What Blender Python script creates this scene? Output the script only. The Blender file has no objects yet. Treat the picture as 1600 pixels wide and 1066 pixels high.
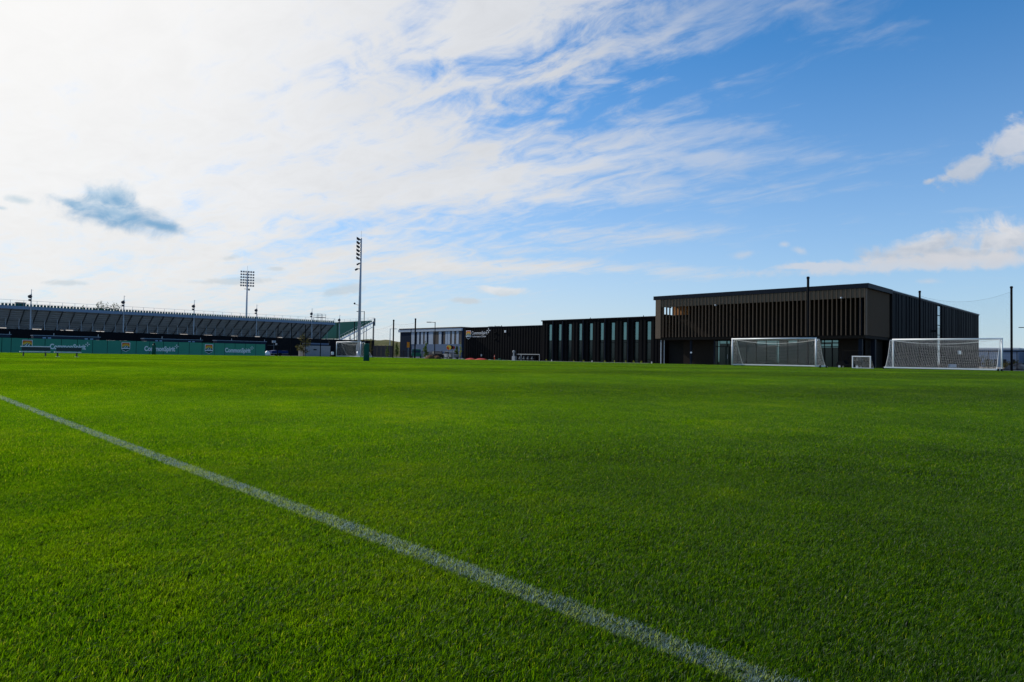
import bpy, bmesh, math, random
import numpy as np
from mathutils import Vector, Matrix
random.seed(7); RNG = np.random.default_rng(11)
S = bpy.context.scene
COL = S.collection
PI = math.pi

# ------------------------------------------------------------------ camera
CAM_H = 0.8
F = 1025.0                      # focal length in pixels of the 1600 px photo
PITCH, ROLL, YAW = 0.02434, 0.0155, -0.78622
fw = Vector((math.sin(YAW)*math.cos(PITCH), math.cos(YAW)*math.cos(PITCH), math.sin(PITCH)))
r0 = Vector((math.cos(YAW), -math.sin(YAW), 0)); u0 = r0.cross(fw)
rt = r0*math.cos(ROLL) + u0*math.sin(ROLL)
up = -r0*math.sin(ROLL) + u0*math.cos(ROLL)
cam = bpy.data.objects.new('camera', bpy.data.cameras.new('camera'))
COL.objects.link(cam)
cam.matrix_world = Matrix(((rt.x, up.x, -fw.x, 0), (rt.y, up.y, -fw.y, 0), (rt.z, up.z, -fw.z, CAM_H), (0, 0, 0, 1)))
cam.data.sensor_width = 36; cam.data.lens = F/1600*36
cam.data.clip_start = 0.05; cam.data.clip_end = 6000
S.camera = cam

# ------------------------------------------------------------------ view, sun
S.view_settings.view_transform = 'Standard'; S.view_settings.look = 'None'
S.view_settings.exposure = 0.0; S.view_settings.gamma = 1
S.view_settings.use_curve_mapping = False
S.cycles.max_bounces = 6; S.cycles.transparent_max_bounces = 8
SUN_EL = math.radians(34); SUN_ANG = math.radians(190)       # angle from +X, counter-clockwise
sd = Vector((math.cos(SUN_ANG)*math.cos(SUN_EL), math.sin(SUN_ANG)*math.cos(SUN_EL), math.sin(SUN_EL)))
sl = bpy.data.lights.new('sun', 'SUN'); sl.energy = 4.4; sl.angle = math.radians(0.7); sl.color = (1, .955, .885)
sun = bpy.data.objects.new('sun', sl); COL.objects.link(sun)
sun.rotation_euler = (-sd).to_track_quat('-Z', 'Y').to_euler()

# ------------------------------------------------------------------ node expressions
class X:
    """a socket with arithmetic"""
    def __init__(s, nt, so): s.nt = nt; s.so = so
    def _m(s, op, *a, clamp=False):
        n = s.nt.nodes.new('ShaderNodeMath'); n.operation = op; n.use_clamp = clamp
        for i, v in enumerate((s,)+a): put(s.nt, n.inputs[i], v)
        return X(s.nt, n.outputs[0])
    def __add__(s, o): return s._m('ADD', o)
    __radd__ = __add__
    def __sub__(s, o): return s._m('SUBTRACT', o)
    def __rsub__(s, o): return (s*-1.0)+o
    def __mul__(s, o): return s._m('MULTIPLY', o)
    __rmul__ = __mul__
    def __truediv__(s, o): return s._m('DIVIDE', o)
    def max(s, o): return s._m('MAXIMUM', o)
    def min(s, o): return s._m('MINIMUM', o)
    def pow(s, o): return s._m('POWER', o)
    def abs(s): return s._m('ABSOLUTE')
    def sqrt(s): return s._m('SQRT')
    def sin(s): return s._m('SINE')
    def exp(s): return s._m('EXPONENT')
    def clamp(s): return s._m('ADD', 0.0, clamp=True)
    def ss(s, a, b):
        flip = a > b
        if flip: a, b = b, a
        n = s.nt.nodes.new('ShaderNodeMapRange'); n.interpolation_type = 'SMOOTHSTEP'
        put(s.nt, n.inputs[0], s); n.inputs[1].default_value = a; n.inputs[2].default_value = b
        o = X(s.nt, n.outputs[0])
        return 1.0-o if flip else o
def put(nt, inp, v):
    if isinstance(v, X): nt.links.new(v.so, inp)
    elif hasattr(v, 'is_output'): nt.links.new(v, inp)
    elif isinstance(v, (tuple, list)) and len(v) == 3 and inp.type == 'RGBA': inp.default_value = (*v, 1)
    else: inp.default_value = v
def combine(nt, x, y, z=0.0):
    n = nt.nodes.new('ShaderNodeCombineXYZ')
    for i, v in enumerate((x, y, z)): put(nt, n.inputs[i], v)
    return X(nt, n.outputs[0])
def dot(nt, v, c):
    n = nt.nodes.new('ShaderNodeVectorMath'); n.operation = 'DOT_PRODUCT'
    put(nt, n.inputs[0], v); n.inputs[1].default_value = tuple(c)
    return X(nt, n.outputs['Value'])
def split(nt, v):
    n = nt.nodes.new('ShaderNodeSeparateXYZ'); put(nt, n.inputs[0], v)
    return [X(nt, o) for o in n.outputs]
def noise(nt, vec, scale=1.0, detail=6.0, rough=0.55, dist=0.0, lac=2.0):
    n = nt.nodes.new('ShaderNodeTexNoise'); put(nt, n.inputs['Vector'], vec)
    n.inputs['Scale'].default_value = scale; n.inputs['Detail'].default_value = detail
    n.inputs['Roughness'].default_value = rough; n.inputs['Distortion'].default_value = dist
    n.inputs['Lacunarity'].default_value = lac
    return X(nt, n.outputs[0])
def mix(nt, f, a, b, mode='MIX'):
    n = nt.nodes.new('ShaderNodeMix'); n.data_type = 'RGBA'; n.blend_type = mode
    put(nt, n.inputs[0], f); put(nt, n.inputs[6], a); put(nt, n.inputs[7], b)
    return X(nt, n.outputs[2])
def mulc(nt, c, k):
    n = nt.nodes.new('ShaderNodeVectorMath'); n.operation = 'SCALE'
    put(nt, n.inputs[0], c); put(nt, n.inputs['Scale'], k)
    return X(nt, n.outputs[0])

# ------------------------------------------------------------------ world: sky and clouds
def build_world():
    w = bpy.data.worlds.new('World'); S.world = w; w.use_nodes = True
    w.cycles.sampling_method = 'MANUAL'; w.cycles.sample_map_resolution = 256
    nt = w.node_tree; nt.nodes.clear()
    out = nt.nodes.new('ShaderNodeOutputWorld'); bg = nt.nodes.new('ShaderNodeBackground')
    nt.links.new(bg.outputs[0], out.inputs[0])
    bg.inputs[1].default_value = 0.1
    sky = nt.nodes.new('ShaderNodeTexSky'); sky.sky_type = 'NISHITA'; sky.sun_disc = False
    sky.sun_elevation = SUN_EL; sky.sun_rotation = math.atan2(sd.x, sd.y)
    sky.air_density = 1.0; sky.dust_density = 0.6; sky.ozone_density = 2.0; sky.altitude = 1500
    tc = nt.nodes.new('ShaderNodeTexCoord')
    D = X(nt, tc.outputs['Generated'])
    # directions laid out round the fixed compass bearing the pitch is looked along (tangent plane at infinity)
    df = dot(nt, D, fw); front = df.ss(0.1, 0.35)
    dfm = df.max(0.12)
    u = dot(nt, D, rt)/dfm*(F/1000)+0.8
    v = dot(nt, D, up)/dfm*(-F/1000)+0.533
    dx, dy, dz = split(nt, D)
    el = dz.max(0.0)
    # plane-projected high cloud
    den = el+0.10
    ca, sa = math.cos(math.radians(181)), math.sin(math.radians(181))
    px, py = dx/den, dy/den
    s = px*ca+py*sa; t = py*ca-px*sa
    wob = noise(nt, combine(nt, s*0.5, t*0.5, 3.0), 1.0, 3.0, 0.5)-0.5
    t2 = t+wob*0.8
    n_st = noise(nt, combine(nt, s*0.36, t2*1.9, 0.0), 2.1, 8.0, 0.64, 0.4)        # streaks
    n_is = noise(nt, combine(nt, s*1.2, t*1.9, 7.0), 4.0, 7.0, 0.62, 0.5)           # mottled altocumulus
    n_lo = noise(nt, combine(nt, s*0.4, t*0.7, 2.0), 1.1, 3.0, 0.5)
    # how far to the right the sheet of cloud reaches at each height
    fc = nt.nodes.new('ShaderNodeFloatCurve')
    put(nt, fc.inputs['Value'], v/0.6)
    cv = fc.mapping.curves[0]
    kn = [(0, 1.12), (.05, 1.04), (.10, .90), (.15, .83), (.20, .86), (.25, .98), (.295, 1.08), (.325, .80), (.355, .60), (.385, .62), (.42, .60), (.47, .50), (.56, .42)]
    for i, (a_, b_) in enumerate(kn):
        if i < 2: q = cv.points[i if i == 0 else -1]; q.location = (a_/.6 if i == 0 else 1.0, (b_ if i == 0 else .42)/1.6)
        if i >= 1 and a_ < .6: cv.points.new(a_/.6, b_/1.6)
    fc.mapping.update()
    ub = X(nt, fc.outputs[0])*1.6
    cov = (ub-u+0.01)/0.50
    left = u.ss(1.15, 0.30)
    low = v.ss(0.30, 0.42)
    def zone(cu, cv_, ru, rv, amp):
        z = ((u-cu)/ru).pow(2.0)+((v-cv_)/rv).pow(2.0); return (z*-1.0).exp()*amp
    cov = cov.min(0.66-low*0.20+left*0.12)-zone(0.68, 0.105, 0.08, 0.02, 0.30)-zone(0.80, 0.16, 0.14, 0.03, 0.34)
    cov = cov.max(-0.85)+zone(1.20, 0.245, 0.26, 0.020, 0.72)+zone(1.12, 0.205, 0.15, 0.020, 0.62)+zone(1.02, 0.365, 0.17, 0.020, 0.85)
    cov = cov+zone(0.82, 0.418, 0.24, 0.011, 0.9)+zone(1.08, 0.428, 0.09, 0.012, 0.85)+zone(1.38, 0.05, 0.10, 0.03, 0.5)+zone(0.64, 0.40, 0.07, 0.012, 0.3)
    mott = zone(0.88, 0.08, 0.26, 0.13, 1.6)
    nn = (n_st-0.5)*1.7+(n_is-0.5)*(mott+1.9)+(n_lo-0.5)*0.6
    dens = (cov+nn*1.15).ss(-0.62, 0.80)
    rear = (n_st*0.6+n_is*0.4).ss(0.42, 0.75)*0.7
    dens = dens*(1.0-u.ss(0.80, 1.22)*0.50)*front+rear*(1.0-front)
    # base sky, paler towards the horizon
    haze = ((el*-4.2).exp()-0.10).max(0.0)*1.15
    base = mix(nt, haze*0.92, mix(nt, 1.0, sky.outputs[0], (0.15, 1.10, 1.68), 'MULTIPLY'), (6.2, 6.75, 7.15))
    lit = left*1.5+7.2-(n_is-0.5)*2.2-(n_lo-0.5)*2.0
    ccol = mulc(nt, mix(nt, (left*0.8+low*0.4).clamp(), (0.94, 0.97, 1.02), (1.0, 0.992, 0.985)), lit)
    c = mix(nt, dens*0.96, base, ccol)
    # milky air low in the sky on the sun's side
    veil = (el*-7.0).exp()*u.ss(1.45, 0.55)*front
    c = mix(nt, veil*0.72, c, (7.3, 7.45, 7.5))
    # veil of glare round the hidden sun
    sunw = dot(nt, D, sd)
    gl = sunw.ss(0.76, 0.99)
    c = mix(nt, gl*0.65, c, (10.5, 10.3, 10.0))
    # heaped clouds: ellipses with torn edges (centre, radii, tilt), tone of top and base
    wn = noise(nt, combine(nt, u*0.8, v*1.3, 0.0), 20.0, 6.0, 0.6, 0.7)-0.5
    wn2 = noise(nt, combine(nt, u, v, 5.0), 60.0, 4.0, 0.6)-0.5
    tex = noise(nt, combine(nt, u*0.8, v*1.4, 9.0), 30.0, 6.0, 0.55, 0.4)
    def blob(cx, cy, rx, ry, tilt=0.0, warp=1.0):
        a = u-cx; b = v-cy
        if tilt:
            ct, st = math.cos(tilt), math.sin(tilt)
            a, b = a*ct+b*st, b*ct-a*st
        r = ((a/rx).pow(2.0)+(b/ry).pow(2.0)).sqrt()
        return 1.25-r+wn*(2.3*warp)+wn2*(0.7*warp)
    def lump(lst, soft):
        m = None
        for q in lst:
            k = blob(*q); m = k if m is None else m.max(k)
        return m.ss(0.0, soft)*front
    def heap(c, lst, soft, top, base, y0, y1, op=1.0):
        m = lump(lst, soft)
        sh = (((v-y0)/(y1-y0))+(tex-0.5)*1.5+wn*1.0).clamp()
        return mix(nt, m*op, c, mix(nt, sh, top, base))
    # cumulus low on the right
    c = heap(c, [(1.56, 0.375, 0.085, 0.034, -0.1), (1.43, 0.388, 0.095, 0.024, -0.2), (1.50, 0.398, 0.15, 0.019, -0.06)], 1.0,
             (7.4, 7.35, 7.5), (4.6, 5.1, 5.9), 0.345, 0.420, 0.9)
    c = heap(c, [(1.46, 0.411, 0.25, 0.014, -0.05), (1.27, 0.416, 0.07, 0.006, -0.03)], 0.8, (6.8, 6.8, 7.1), (6.4, 6.6, 7.1), 0.39, 0.43, 0.75)
    c = heap(c, [(1.585, 0.228, 0.07, 0.032, -0.5), (1.525, 0.258, 0.06, 0.020, -0.5), (1.49, 0.272, 0.04, 0.010, -0.35), (1.455, 0.282, 0.014, 0.006, -0.3)], 0.9,
             (6.5, 6.7, 7.2), (5.0, 5.5, 6.3), 0.21, 0.285, 0.85)
    c = heap(c, [(1.225, 0.382, 0.010, 0.005), (1.25, 0.392, 0.014, 0.007, 0.3), (1.165, 0.398, 0.03, 0.008, -0.2), (1.45, 0.440, 0.026, 0.006)], 1.4,
             (6.6, 6.7, 7.0), (6.0, 6.3, 6.9), 0.37, 0.45, 0.6)
    # dark heap in front of the glare on the left
    dk = [(0.185, 0.335, 0.105, 0.028, 0.22, .7), (0.165, 0.314, 0.05, 0.030, 0.1, .9), (0.245, 0.351, 0.06, 0.013, 0.22, .6), (0.115, 0.319, 0.045, 0.011, 0.35, .9)]
    c = heap(c, dk, 1.15, (5.6, 7.0, 8.2), (1.85, 3.95, 6.3), 0.270, 0.345, 0.94)
    c = heap(c, [(0.03, 0.312, 0.022, 0.006, 0.15, 1.0), (0.0, 0.325, 0.012, 0.004, 0.1, 1.0)], 1.6, (5.6, 6.8, 7.6), (4.4, 6.0, 7.2), 0.300, 0.325, 0.75)
    # small flat puffs over the horizon
    c = heap(c, [(0.785, 0.455, 0.045, 0.009, 0.03), (0.73, 0.470, 0.03, 0.006, 0.05)], 0.8, (8.1, 8.0, 7.9), (5.9, 6.4, 6.8), 0.447, 0.468, 0.8)
    c = heap(c, [(0.535, 0.455, 0.032, 0.008, -0.1), (0.355, 0.440, 0.07, 0.006, -0.03), (0.36, 0.403, 0.013, 0.005), (0.105, 0.442, 0.03, 0.005), (0.43, 0.420, 0.016, 0.004)], 0.8,
             (5.6, 6.3, 6.8), (5.0, 5.8, 6.4), 0.42, 0.46, 0.55)
    put(nt, bg.inputs[0], c)
build_world()
# ------------------------------------------------------------------ small helpers
def sst(a, b, x):
    t = min(max((x-a)/(b-a), 0), 1); return t*t*(3-2*t)
LINE_Y = 1.60                              # the painted line runs along X
PITCH_X0, PITCH_Y1 = -103.4, 66.0
def zg(x, y):
    r = math.hypot(x, y)
    return .27*sst(4, 45, r)+.08*sst(60, 100, -x)-.17*sst(66.2, 73, y)
def P(px, d):                                # a bearing in the photo and a depth -> x, y
    l = (px-800)/F*d
    p = fw*d+rt*l
    return p.x, p.y
def onx(px, x):                              # y where the bearing meets the plane X = x
    a = P(px, 1.0); return x*a[1]/a[0]
def ony(px, y):
    a = P(px, 1.0); return y*a[0]/a[1]
def zat(px, py, x, y):                       # height of the photo point above a spot x, y
    d = x*fw.x+y*fw.y; d /= (fw.x**2+fw.y**2)**.5
    hor = 533+math.tan(PITCH)*F+ROLL*(px-800)
    return CAM_H+(hor-py)*d/F

def mat(name, col, rough=.6, metal=0.0, var=.12, scale=3.0, bump=0.0, spec=.12, trans=0.0):
    m = bpy.data.materials.new(name); m.use_nodes = True
    nt = m.node_tree; b = nt.nodes['Principled BSDF']
    tc = nt.nodes.new('ShaderNodeTexCoord'); v = X(nt, tc.outputs['Object'])
    n = noise(nt, v, scale, 5.0, .6)
    n2 = noise(nt, v, scale*7, 3.0, .6)
    k = (n-0.5)*(2*var)+(n2-0.5)*var+1.0
    put(nt, b.inputs['Base Color'], mulc(nt, (*col,), k))
    b.inputs['Roughness'].default_value = rough; b.inputs['Metallic'].default_value = metal
    b.inputs['Specular IOR Level'].default_value = spec
    if bump:
        bn = nt.nodes.new('ShaderNodeBump'); bn.inputs['Strength'].default_value = bump
        put(nt, bn.inputs['Height'], n2); nt.links.new(bn.outputs[0], b.inputs['Normal'])
    if trans:
        tr = nt.nodes.new('ShaderNodeBsdfTranslucent'); put(nt, tr.inputs[0], mulc(nt, (*col,), k))
        ms = nt.nodes.new('ShaderNodeMixShader'); ms.inputs[0].default_value = trans
        nt.links.new(b.outputs[0], ms.inputs[1]); nt.links.new(tr.outputs[0], ms.inputs[2])
        nt.links.new(ms.outputs[0], nt.nodes['Material Output'].inputs[0])
    return m

class MB:
    def __init__(s): s.v = []; s.f = []
    def add(s, vs, fs):
        o = len(s.v); s.v += [tuple(p) for p in vs]; s.f += [tuple(i+o for i in f) for f in fs]; return s
    def box(s, x0, x1, y0, y1, z0, z1):
        x0, x1 = min(x0, x1), max(x0, x1); y0, y1 = min(y0, y1), max(y0, y1); z0, z1 = min(z0, z1), max(z0, z1)
        return s.add([(x0,y0,z0),(x1,y0,z0),(x1,y1,z0),(x0,y1,z0),(x0,y0,z1),(x1,y0,z1),(x1,y1,z1),(x0,y1,z1)],
                     [(0,3,2,1),(4,5,6,7),(0,1,5,4),(1,2,6,5),(2,3,7,6),(3,0,4,7)])
    def obox(s, c, hx, hy, hz, rz=0, rx=0, ry=0):
        M = Matrix.Rotation(rz, 3, 'Z') @ Matrix.Rotation(ry, 3, 'Y') @ Matrix.Rotation(rx, 3, 'X')
        o = []
        for z in (-hz, hz):
            for x, y in ((-hx,-hy),(hx,-hy),(hx,hy),(-hx,hy)): o.append(Vector(c)+M @ Vector((x,y,z)))
        return s.add(o, [(0,3,2,1),(4,5,6,7),(0,1,5,4),(1,2,6,5),(2,3,7,6),(3,0,4,7)])
    def bar(s, a, b, w, h=None):                 # rectangular bar between two points
        a = Vector(a); b = Vector(b); h = h or w
        d = (b-a).normalized(); q = Vector((0,0,1)) if abs(d.z) < .95 else Vector((0,1,0))
        x = d.cross(q).normalized(); y = x.cross(d)
        o = []
        for p in (a, b):
            for i, j in ((-1,-1),(1,-1),(1,1),(-1,1)): o.append(p+x*(w/2*i)+y*(h/2*j))
        return s.add(o, [(0,1,2,3),(7,6,5,4),(0,4,5,1),(1,5,6,2),(2,6,7,3),(3,7,4,0)])
    def tube(s, pts, r, n=8, r1=None, cap=True):
        pts = [Vector(p) for p in pts]; m = len(pts); vs = []; fs = []
        for i, p in enumerate(pts):
            d = (pts[min(i+1, m-1)]-pts[max(i-1, 0)]).normalized()
            q = Vector((0,0,1)) if abs(d.z) < .9 else Vector((1,0,0))
            x = d.cross(q).normalized(); y = x.cross(d)
            rr = r if r1 is None else r+(r1-r)*i/(m-1)
            for k in range(n):
                a = 2*PI*k/n; vs.append(p+x*(rr*math.cos(a))+y*(rr*math.sin(a)))
        for i in range(m-1):
            for k in range(n):
                a = i*n+k; b = i*n+(k+1) % n; fs.append((a, b, b+n, a+n))
        if cap: fs.append(tuple(range(n))[::-1]); fs.append(tuple(range((m-1)*n, m*n)))
        return s.add(vs, fs)
    def lathe(s, prof, c=(0,0,0), n=16):
        vs = []; fs = []; m = len(prof)
        for r, z in prof:
            for k in range(n): a = 2*PI*k/n; vs.append((c[0]+r*math.cos(a), c[1]+r*math.sin(a), c[2]+z))
        for i in range(m-1):
            for k in range(n): a = i*n+k; b = i*n+(k+1) % n; fs.append((a, b, b+n, a+n))
        fs.append(tuple(range(n))[::-1]); fs.append(tuple(range((m-1)*n, m*n)))
        return s.add(vs, fs)
    def prism(s, poly, axis, a, b):              # polygon in the plane across an axis, extruded from a to b
        n = len(poly)
        mk = {'x': lambda p, t: (t, p[0], p[1]), 'y': lambda p, t: (p[0], t, p[1]), 'z': lambda p, t: (p[0], p[1], t)}[axis]
        vs = [mk(p, a) for p in poly]+[mk(p, b) for p in poly]
        fs = [tuple(range(n))[::-1], tuple(range(n, 2*n))]+[(i, (i+1) % n, (i+1) % n+n, i+n) for i in range(n)]
        return s.add(vs, fs)
    def ball(s, c, r, n=10, m=7, sz=1.0):
        prof = [(max(r*math.sin(PI*i/m), .001), -r*sz*math.cos(PI*i/m)) for i in range(m+1)]
        return s.lathe(prof, c, n)
    def build(s, name, m, parent=None, smooth=False, bevel=0):
        me = bpy.data.meshes.new(name); me.from_pydata(s.v, [], s.f); me.update()
        bm = bmesh.new(); bm.from_mesh(me); bmesh.ops.recalc_face_normals(bm, faces=bm.faces)
        if bevel: bmesh.ops.bevel(bm, geom=bm.edges[:], offset=bevel, segments=2, affect='EDGES', clamp_overlap=True)
        bm.to_mesh(me); bm.free()
        if smooth:
            for p in me.polygons: p.use_smooth = True
        me.materials.append(m)
        o = bpy.data.objects.new(name, me); COL.objects.link(o)
        if parent: o.parent = parent
        return o
def tag(o, label, cat, group=None, kind=None):
    o['label'] = label; o['category'] = cat
    if group: o['group'] = group
    if kind: o['kind'] = kind
    return o
def thing(name, label, cat, loc=(0,0,0), rz=0, group=None):
    o = bpy.data.objects.new(name, None); COL.objects.link(o)
    o.empty_display_size = .2
    o.location = loc; o.rotation_euler = (0, 0, rz)
    return tag(o, label, cat, group)
def structure(o): o['kind'] = 'structure'; return o
def copy_tree(o, parent=None):
    c = o.copy(); COL.objects.link(c)
    if parent: c.parent = parent
    for ch in list(o.children): copy_tree(ch, c)
    return c
def dup(o, loc, rz, label, group=None):
    c = copy_tree(o); c.location = loc; c.rotation_euler = (0, 0, rz); c['label'] = label
    if group: c['group'] = group
    return c
def text(name, body, size, loc, rot, m, parent, depth=.02, width=None, bold=.02):
    cu = bpy.data.curves.new(name, 'FONT'); cu.body = body; cu.size = size; cu.extrude = depth/2
    cu.resolution_u = 3; cu.offset = bold*size
    t = bpy.data.objects.new(name+'_curve', cu)
    dg = bpy.context.evaluated_depsgraph_get()
    COL.objects.link(t); bpy.context.view_layer.update()
    me = bpy.data.meshes.new_from_object(t.evaluated_get(bpy.context.evaluated_depsgraph_get()))
    bpy.data.objects.remove(t); bpy.data.curves.remove(cu)
    me.materials.clear(); me.materials.append(m)
    xs = [v.co.x for v in me.vertices]
    k = (width/(max(xs)-min(xs))) if width else 1
    for v in me.vertices: v.co.x = (v.co.x-min(xs))*k
    o = bpy.data.objects.new(name, me); COL.objects.link(o); o.parent = parent
    o.location = loc; o.rotation_euler = rot
    return o

# ------------------------------------------------------------------ materials
def grass_material(name, blade=True, paint=False):
    m = bpy.data.materials.new(name); m.use_nodes = True
    nt = m.node_tree; nt.nodes.clear()
    out = nt.nodes.new('ShaderNodeOutputMaterial')
    g = nt.nodes.new('ShaderNodeNewGeometry'); pos = X(nt, g.outputs['Position'])
    x, y, z = split(nt, pos)
    flat = combine(nt, x, y, 0.0)
    # patches of turf: mower passes with painted shading, drier and lusher spots
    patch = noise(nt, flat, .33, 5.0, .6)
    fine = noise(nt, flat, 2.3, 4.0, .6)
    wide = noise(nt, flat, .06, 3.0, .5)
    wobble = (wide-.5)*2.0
    pass_shade = ((x*-.707+y*.707+wobble*1.6)*(2*PI/13.0)-2.78).sin()        # diagonal mower passes, phased to paint shading: dark near, bright mid-distance
    tone = (patch-.5)*1.0+(fine-.5)*.55+pass_shade.ss(-.9, .9)*.28-.19+(wide-.5)*.35
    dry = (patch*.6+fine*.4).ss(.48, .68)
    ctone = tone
    if blade:
        at = nt.nodes.new('ShaderNodeAttribute'); at.attribute_name = 'tint'; tint = X(nt, at.outputs['Fac'])
        base = mix(nt, tint.ss(.05, .75), (.015, .073, .001), (.055, .131, .001))
        base = mix(nt, dry*.55, base, (.072, .122, .002))
        base = mix(nt, tint.ss(.95, .97)*.7, base, (.135, .165, .075))
        ctone = ctone+(tint-.5)*.55
    else:
        base = mix(nt, dry*.5, (.026, .060, .003), (.045, .065, .006))
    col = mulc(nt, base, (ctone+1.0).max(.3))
    if paint:
        col = mix(nt, (tint-(noise(nt, flat, 14.0, 3.0, .6)-.5)*1.1).ss(.30, .42)*.94, col, mulc(nt, (.175, .25, .265), (tint-.5)*.7+1.0))
    else:
        pn = noise(nt, flat, 55.0, 3.0, .6)
        pn2 = noise(nt, flat, 6.0, 2.0, .6)
        wl = ((y-LINE_Y).abs()+(pn-.5)*.06+(pn2-.5)*.03).ss(.058, .040)
        f = wl*(tint.ss(.25, .4) if blade else pn.ss(.35, .55))*.85
        col = mix(nt, f, col, (.17, .25, .27))
    df = nt.nodes.new('ShaderNodeBsdfDiffuse'); put(nt, df.inputs[0], col)
    if blade:
        tr = nt.nodes.new('ShaderNodeBsdfTranslucent'); put(nt, tr.inputs[0], mix(nt, 1.0, col, (2.35, 1.98, .25) if not paint else (1, 1, 1), 'MULTIPLY'))
        gl = nt.nodes.new('ShaderNodeBsdfGlossy'); gl.inputs['Roughness'].default_value = .42
        gl.inputs[0].default_value = (.9, .95, 1, 1)
        m1 = nt.nodes.new('ShaderNodeMixShader'); m1.inputs[0].default_value = .68
        nt.links.new(df.outputs[0], m1.inputs[1]); nt.links.new(tr.outputs[0], m1.inputs[2])
        m2 = nt.nodes.new('ShaderNodeMixShader'); m2.inputs[0].default_value = .009
        nt.links.new(m1.outputs[0], m2.inputs[1]); nt.links.new(gl.outputs[0], m2.inputs[2])
        nt.links.new(m2.outputs[0], out.inputs[0])
    else:
        nt.links.new(df.outputs[0], out.inputs[0])
    return m
def ground_material(name, c1, c2, sc, bump=.3):
    m = bpy.data.materials.new(name); m.use_nodes = True
    nt = m.node_tree; b = nt.nodes['Principled BSDF']
    g = nt.nodes.new('ShaderNodeNewGeometry'); pos = X(nt, g.outputs['Position'])
    n = noise(nt, pos, sc, 6.0, .65); n2 = noise(nt, pos, sc*.08, 4.0, .6)
    put(nt, b.inputs['Base Color'], mix(nt, (n*.6+n2*.4).ss(.38, .62), c1, c2))
    b.inputs['Roughness'].default_value = .9; b.inputs['Specular IOR Level'].default_value = .05
    bn = nt.nodes.new('ShaderNodeBump'); bn.inputs['Strength'].default_value = bump
    put(nt, bn.inputs['Height'], n); nt.links.new(bn.outputs[0], b.inputs['Normal'])
    return m
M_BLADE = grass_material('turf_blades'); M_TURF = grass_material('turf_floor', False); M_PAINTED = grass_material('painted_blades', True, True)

# ------------------------------------------------------------------ ground, pitch, roads
def sheet(name, m, xs, ys, zf):
    b = MB(); vs = [(x, y, zf(x, y)) for y in ys for x in xs]; n = len(xs); fs = []
    for j in range(len(ys)-1):
        for i in range(n-1): a = j*n+i; fs.append((a, a+1, a+1+n, a+n))
    b.add(vs, fs); return structure(b.build(name, m, smooth=True))
def lin(a, b, n): return [a+(b-a)*i/(n-1) for i in range(n)]
M_DIRT = ground_material('dry_ground', (.16, .135, .10), (.24, .21, .17), .8)
M_GRAVEL = ground_material('gravel', (.22, .21, .20), (.36, .35, .34), 6)
M_ASPH = ground_material('asphalt', (.045, .045, .048), (.07, .07, .07), 3)
M_CONC = ground_material('concrete', (.34, .33, .31), (.44, .43, .41), 1.2)
M_HILL = ground_material('hillside_grass', (.075, .085, .030), (.14, .125, .055), .35, .5)
gx = [-3000, -900, -400]+lin(-220, 60, 71)+[200, 800, 3000]
gy = [-3000, -800, -200]+lin(-40, 160, 51)+[260, 500, 1000, 3000]
sheet('ground', M_DIRT, gx, gy, lambda x, y: zg(x, y)-.03)
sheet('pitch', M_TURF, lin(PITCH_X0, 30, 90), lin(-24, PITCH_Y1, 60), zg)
sheet('gravel_strip', M_GRAVEL, lin(-104, -10, 30), lin(PITCH_Y1+.38, 74.5, 10), lambda x, y: zg(x, y)-.012)
eb = MB(); ey = PITCH_Y1+.02
for i in range(26):
    xa, xb = -98+2.1*i, -98+2.1*i+2.09; eb.box(xa, xb, ey, ey+.35, -.2, zg(xa, ey)+.06)
structure(eb.build('edging_kerb', M_CONC))
sheet('pavement', M_CONC, lin(-122, -92, 12), lin(PITCH_Y1+.5, 86, 8), lambda x, y: zg(x, y)+.004)
sheet('road', M_ASPH, lin(-170, -92, 12), lin(91.82, 104.04, 6), lambda x, y: zg(x, y)+.01)
sheet('parking_lot', M_ASPH, lin(-210, -92.5, 12), lin(104.2, 124, 6), lambda x, y: zg(x, y)-.01)
sheet('concourse', M_ASPH, lin(-149, -104.5, 14), lin(-10, 92, 20), lambda x, y: zg(x, y)-.006)
kb = MB()
kb.box(-170, -92, 91.6, 91.8, 0, .30); kb.box(-170, -92, 104.05, 104.18, 0, .30)
structure(kb.build('kerb', M_CONC))
hb = MB(); hn = 24
hx = [(px, d) for px, d in zip(lin(505, 665, hn), lin(300, 320, hn))]
vs = []; fs = []
for i, (px, d) in enumerate(hx):
    e = sst(500, 560, px)*(1-.10*sst(600, 640, px))*(1-sst(640, 668, px)) + .03*math.sin(px*.21)
    for k, (dd, h) in enumerate(((-32, 0), (-16, 5.6), (-6, 7.7), (10, 8.0), (40, 0))):
        x, y = P(px, d+dd); vs.append((x, y, .1+h*e))
for i in range(hn-1):
    for k in range(4): a = i*5+k; fs.append((a, a+1, a+6, a+5))
hb.add(vs, fs); structure(hb.build('hill', M_HILL, smooth=True))

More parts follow.
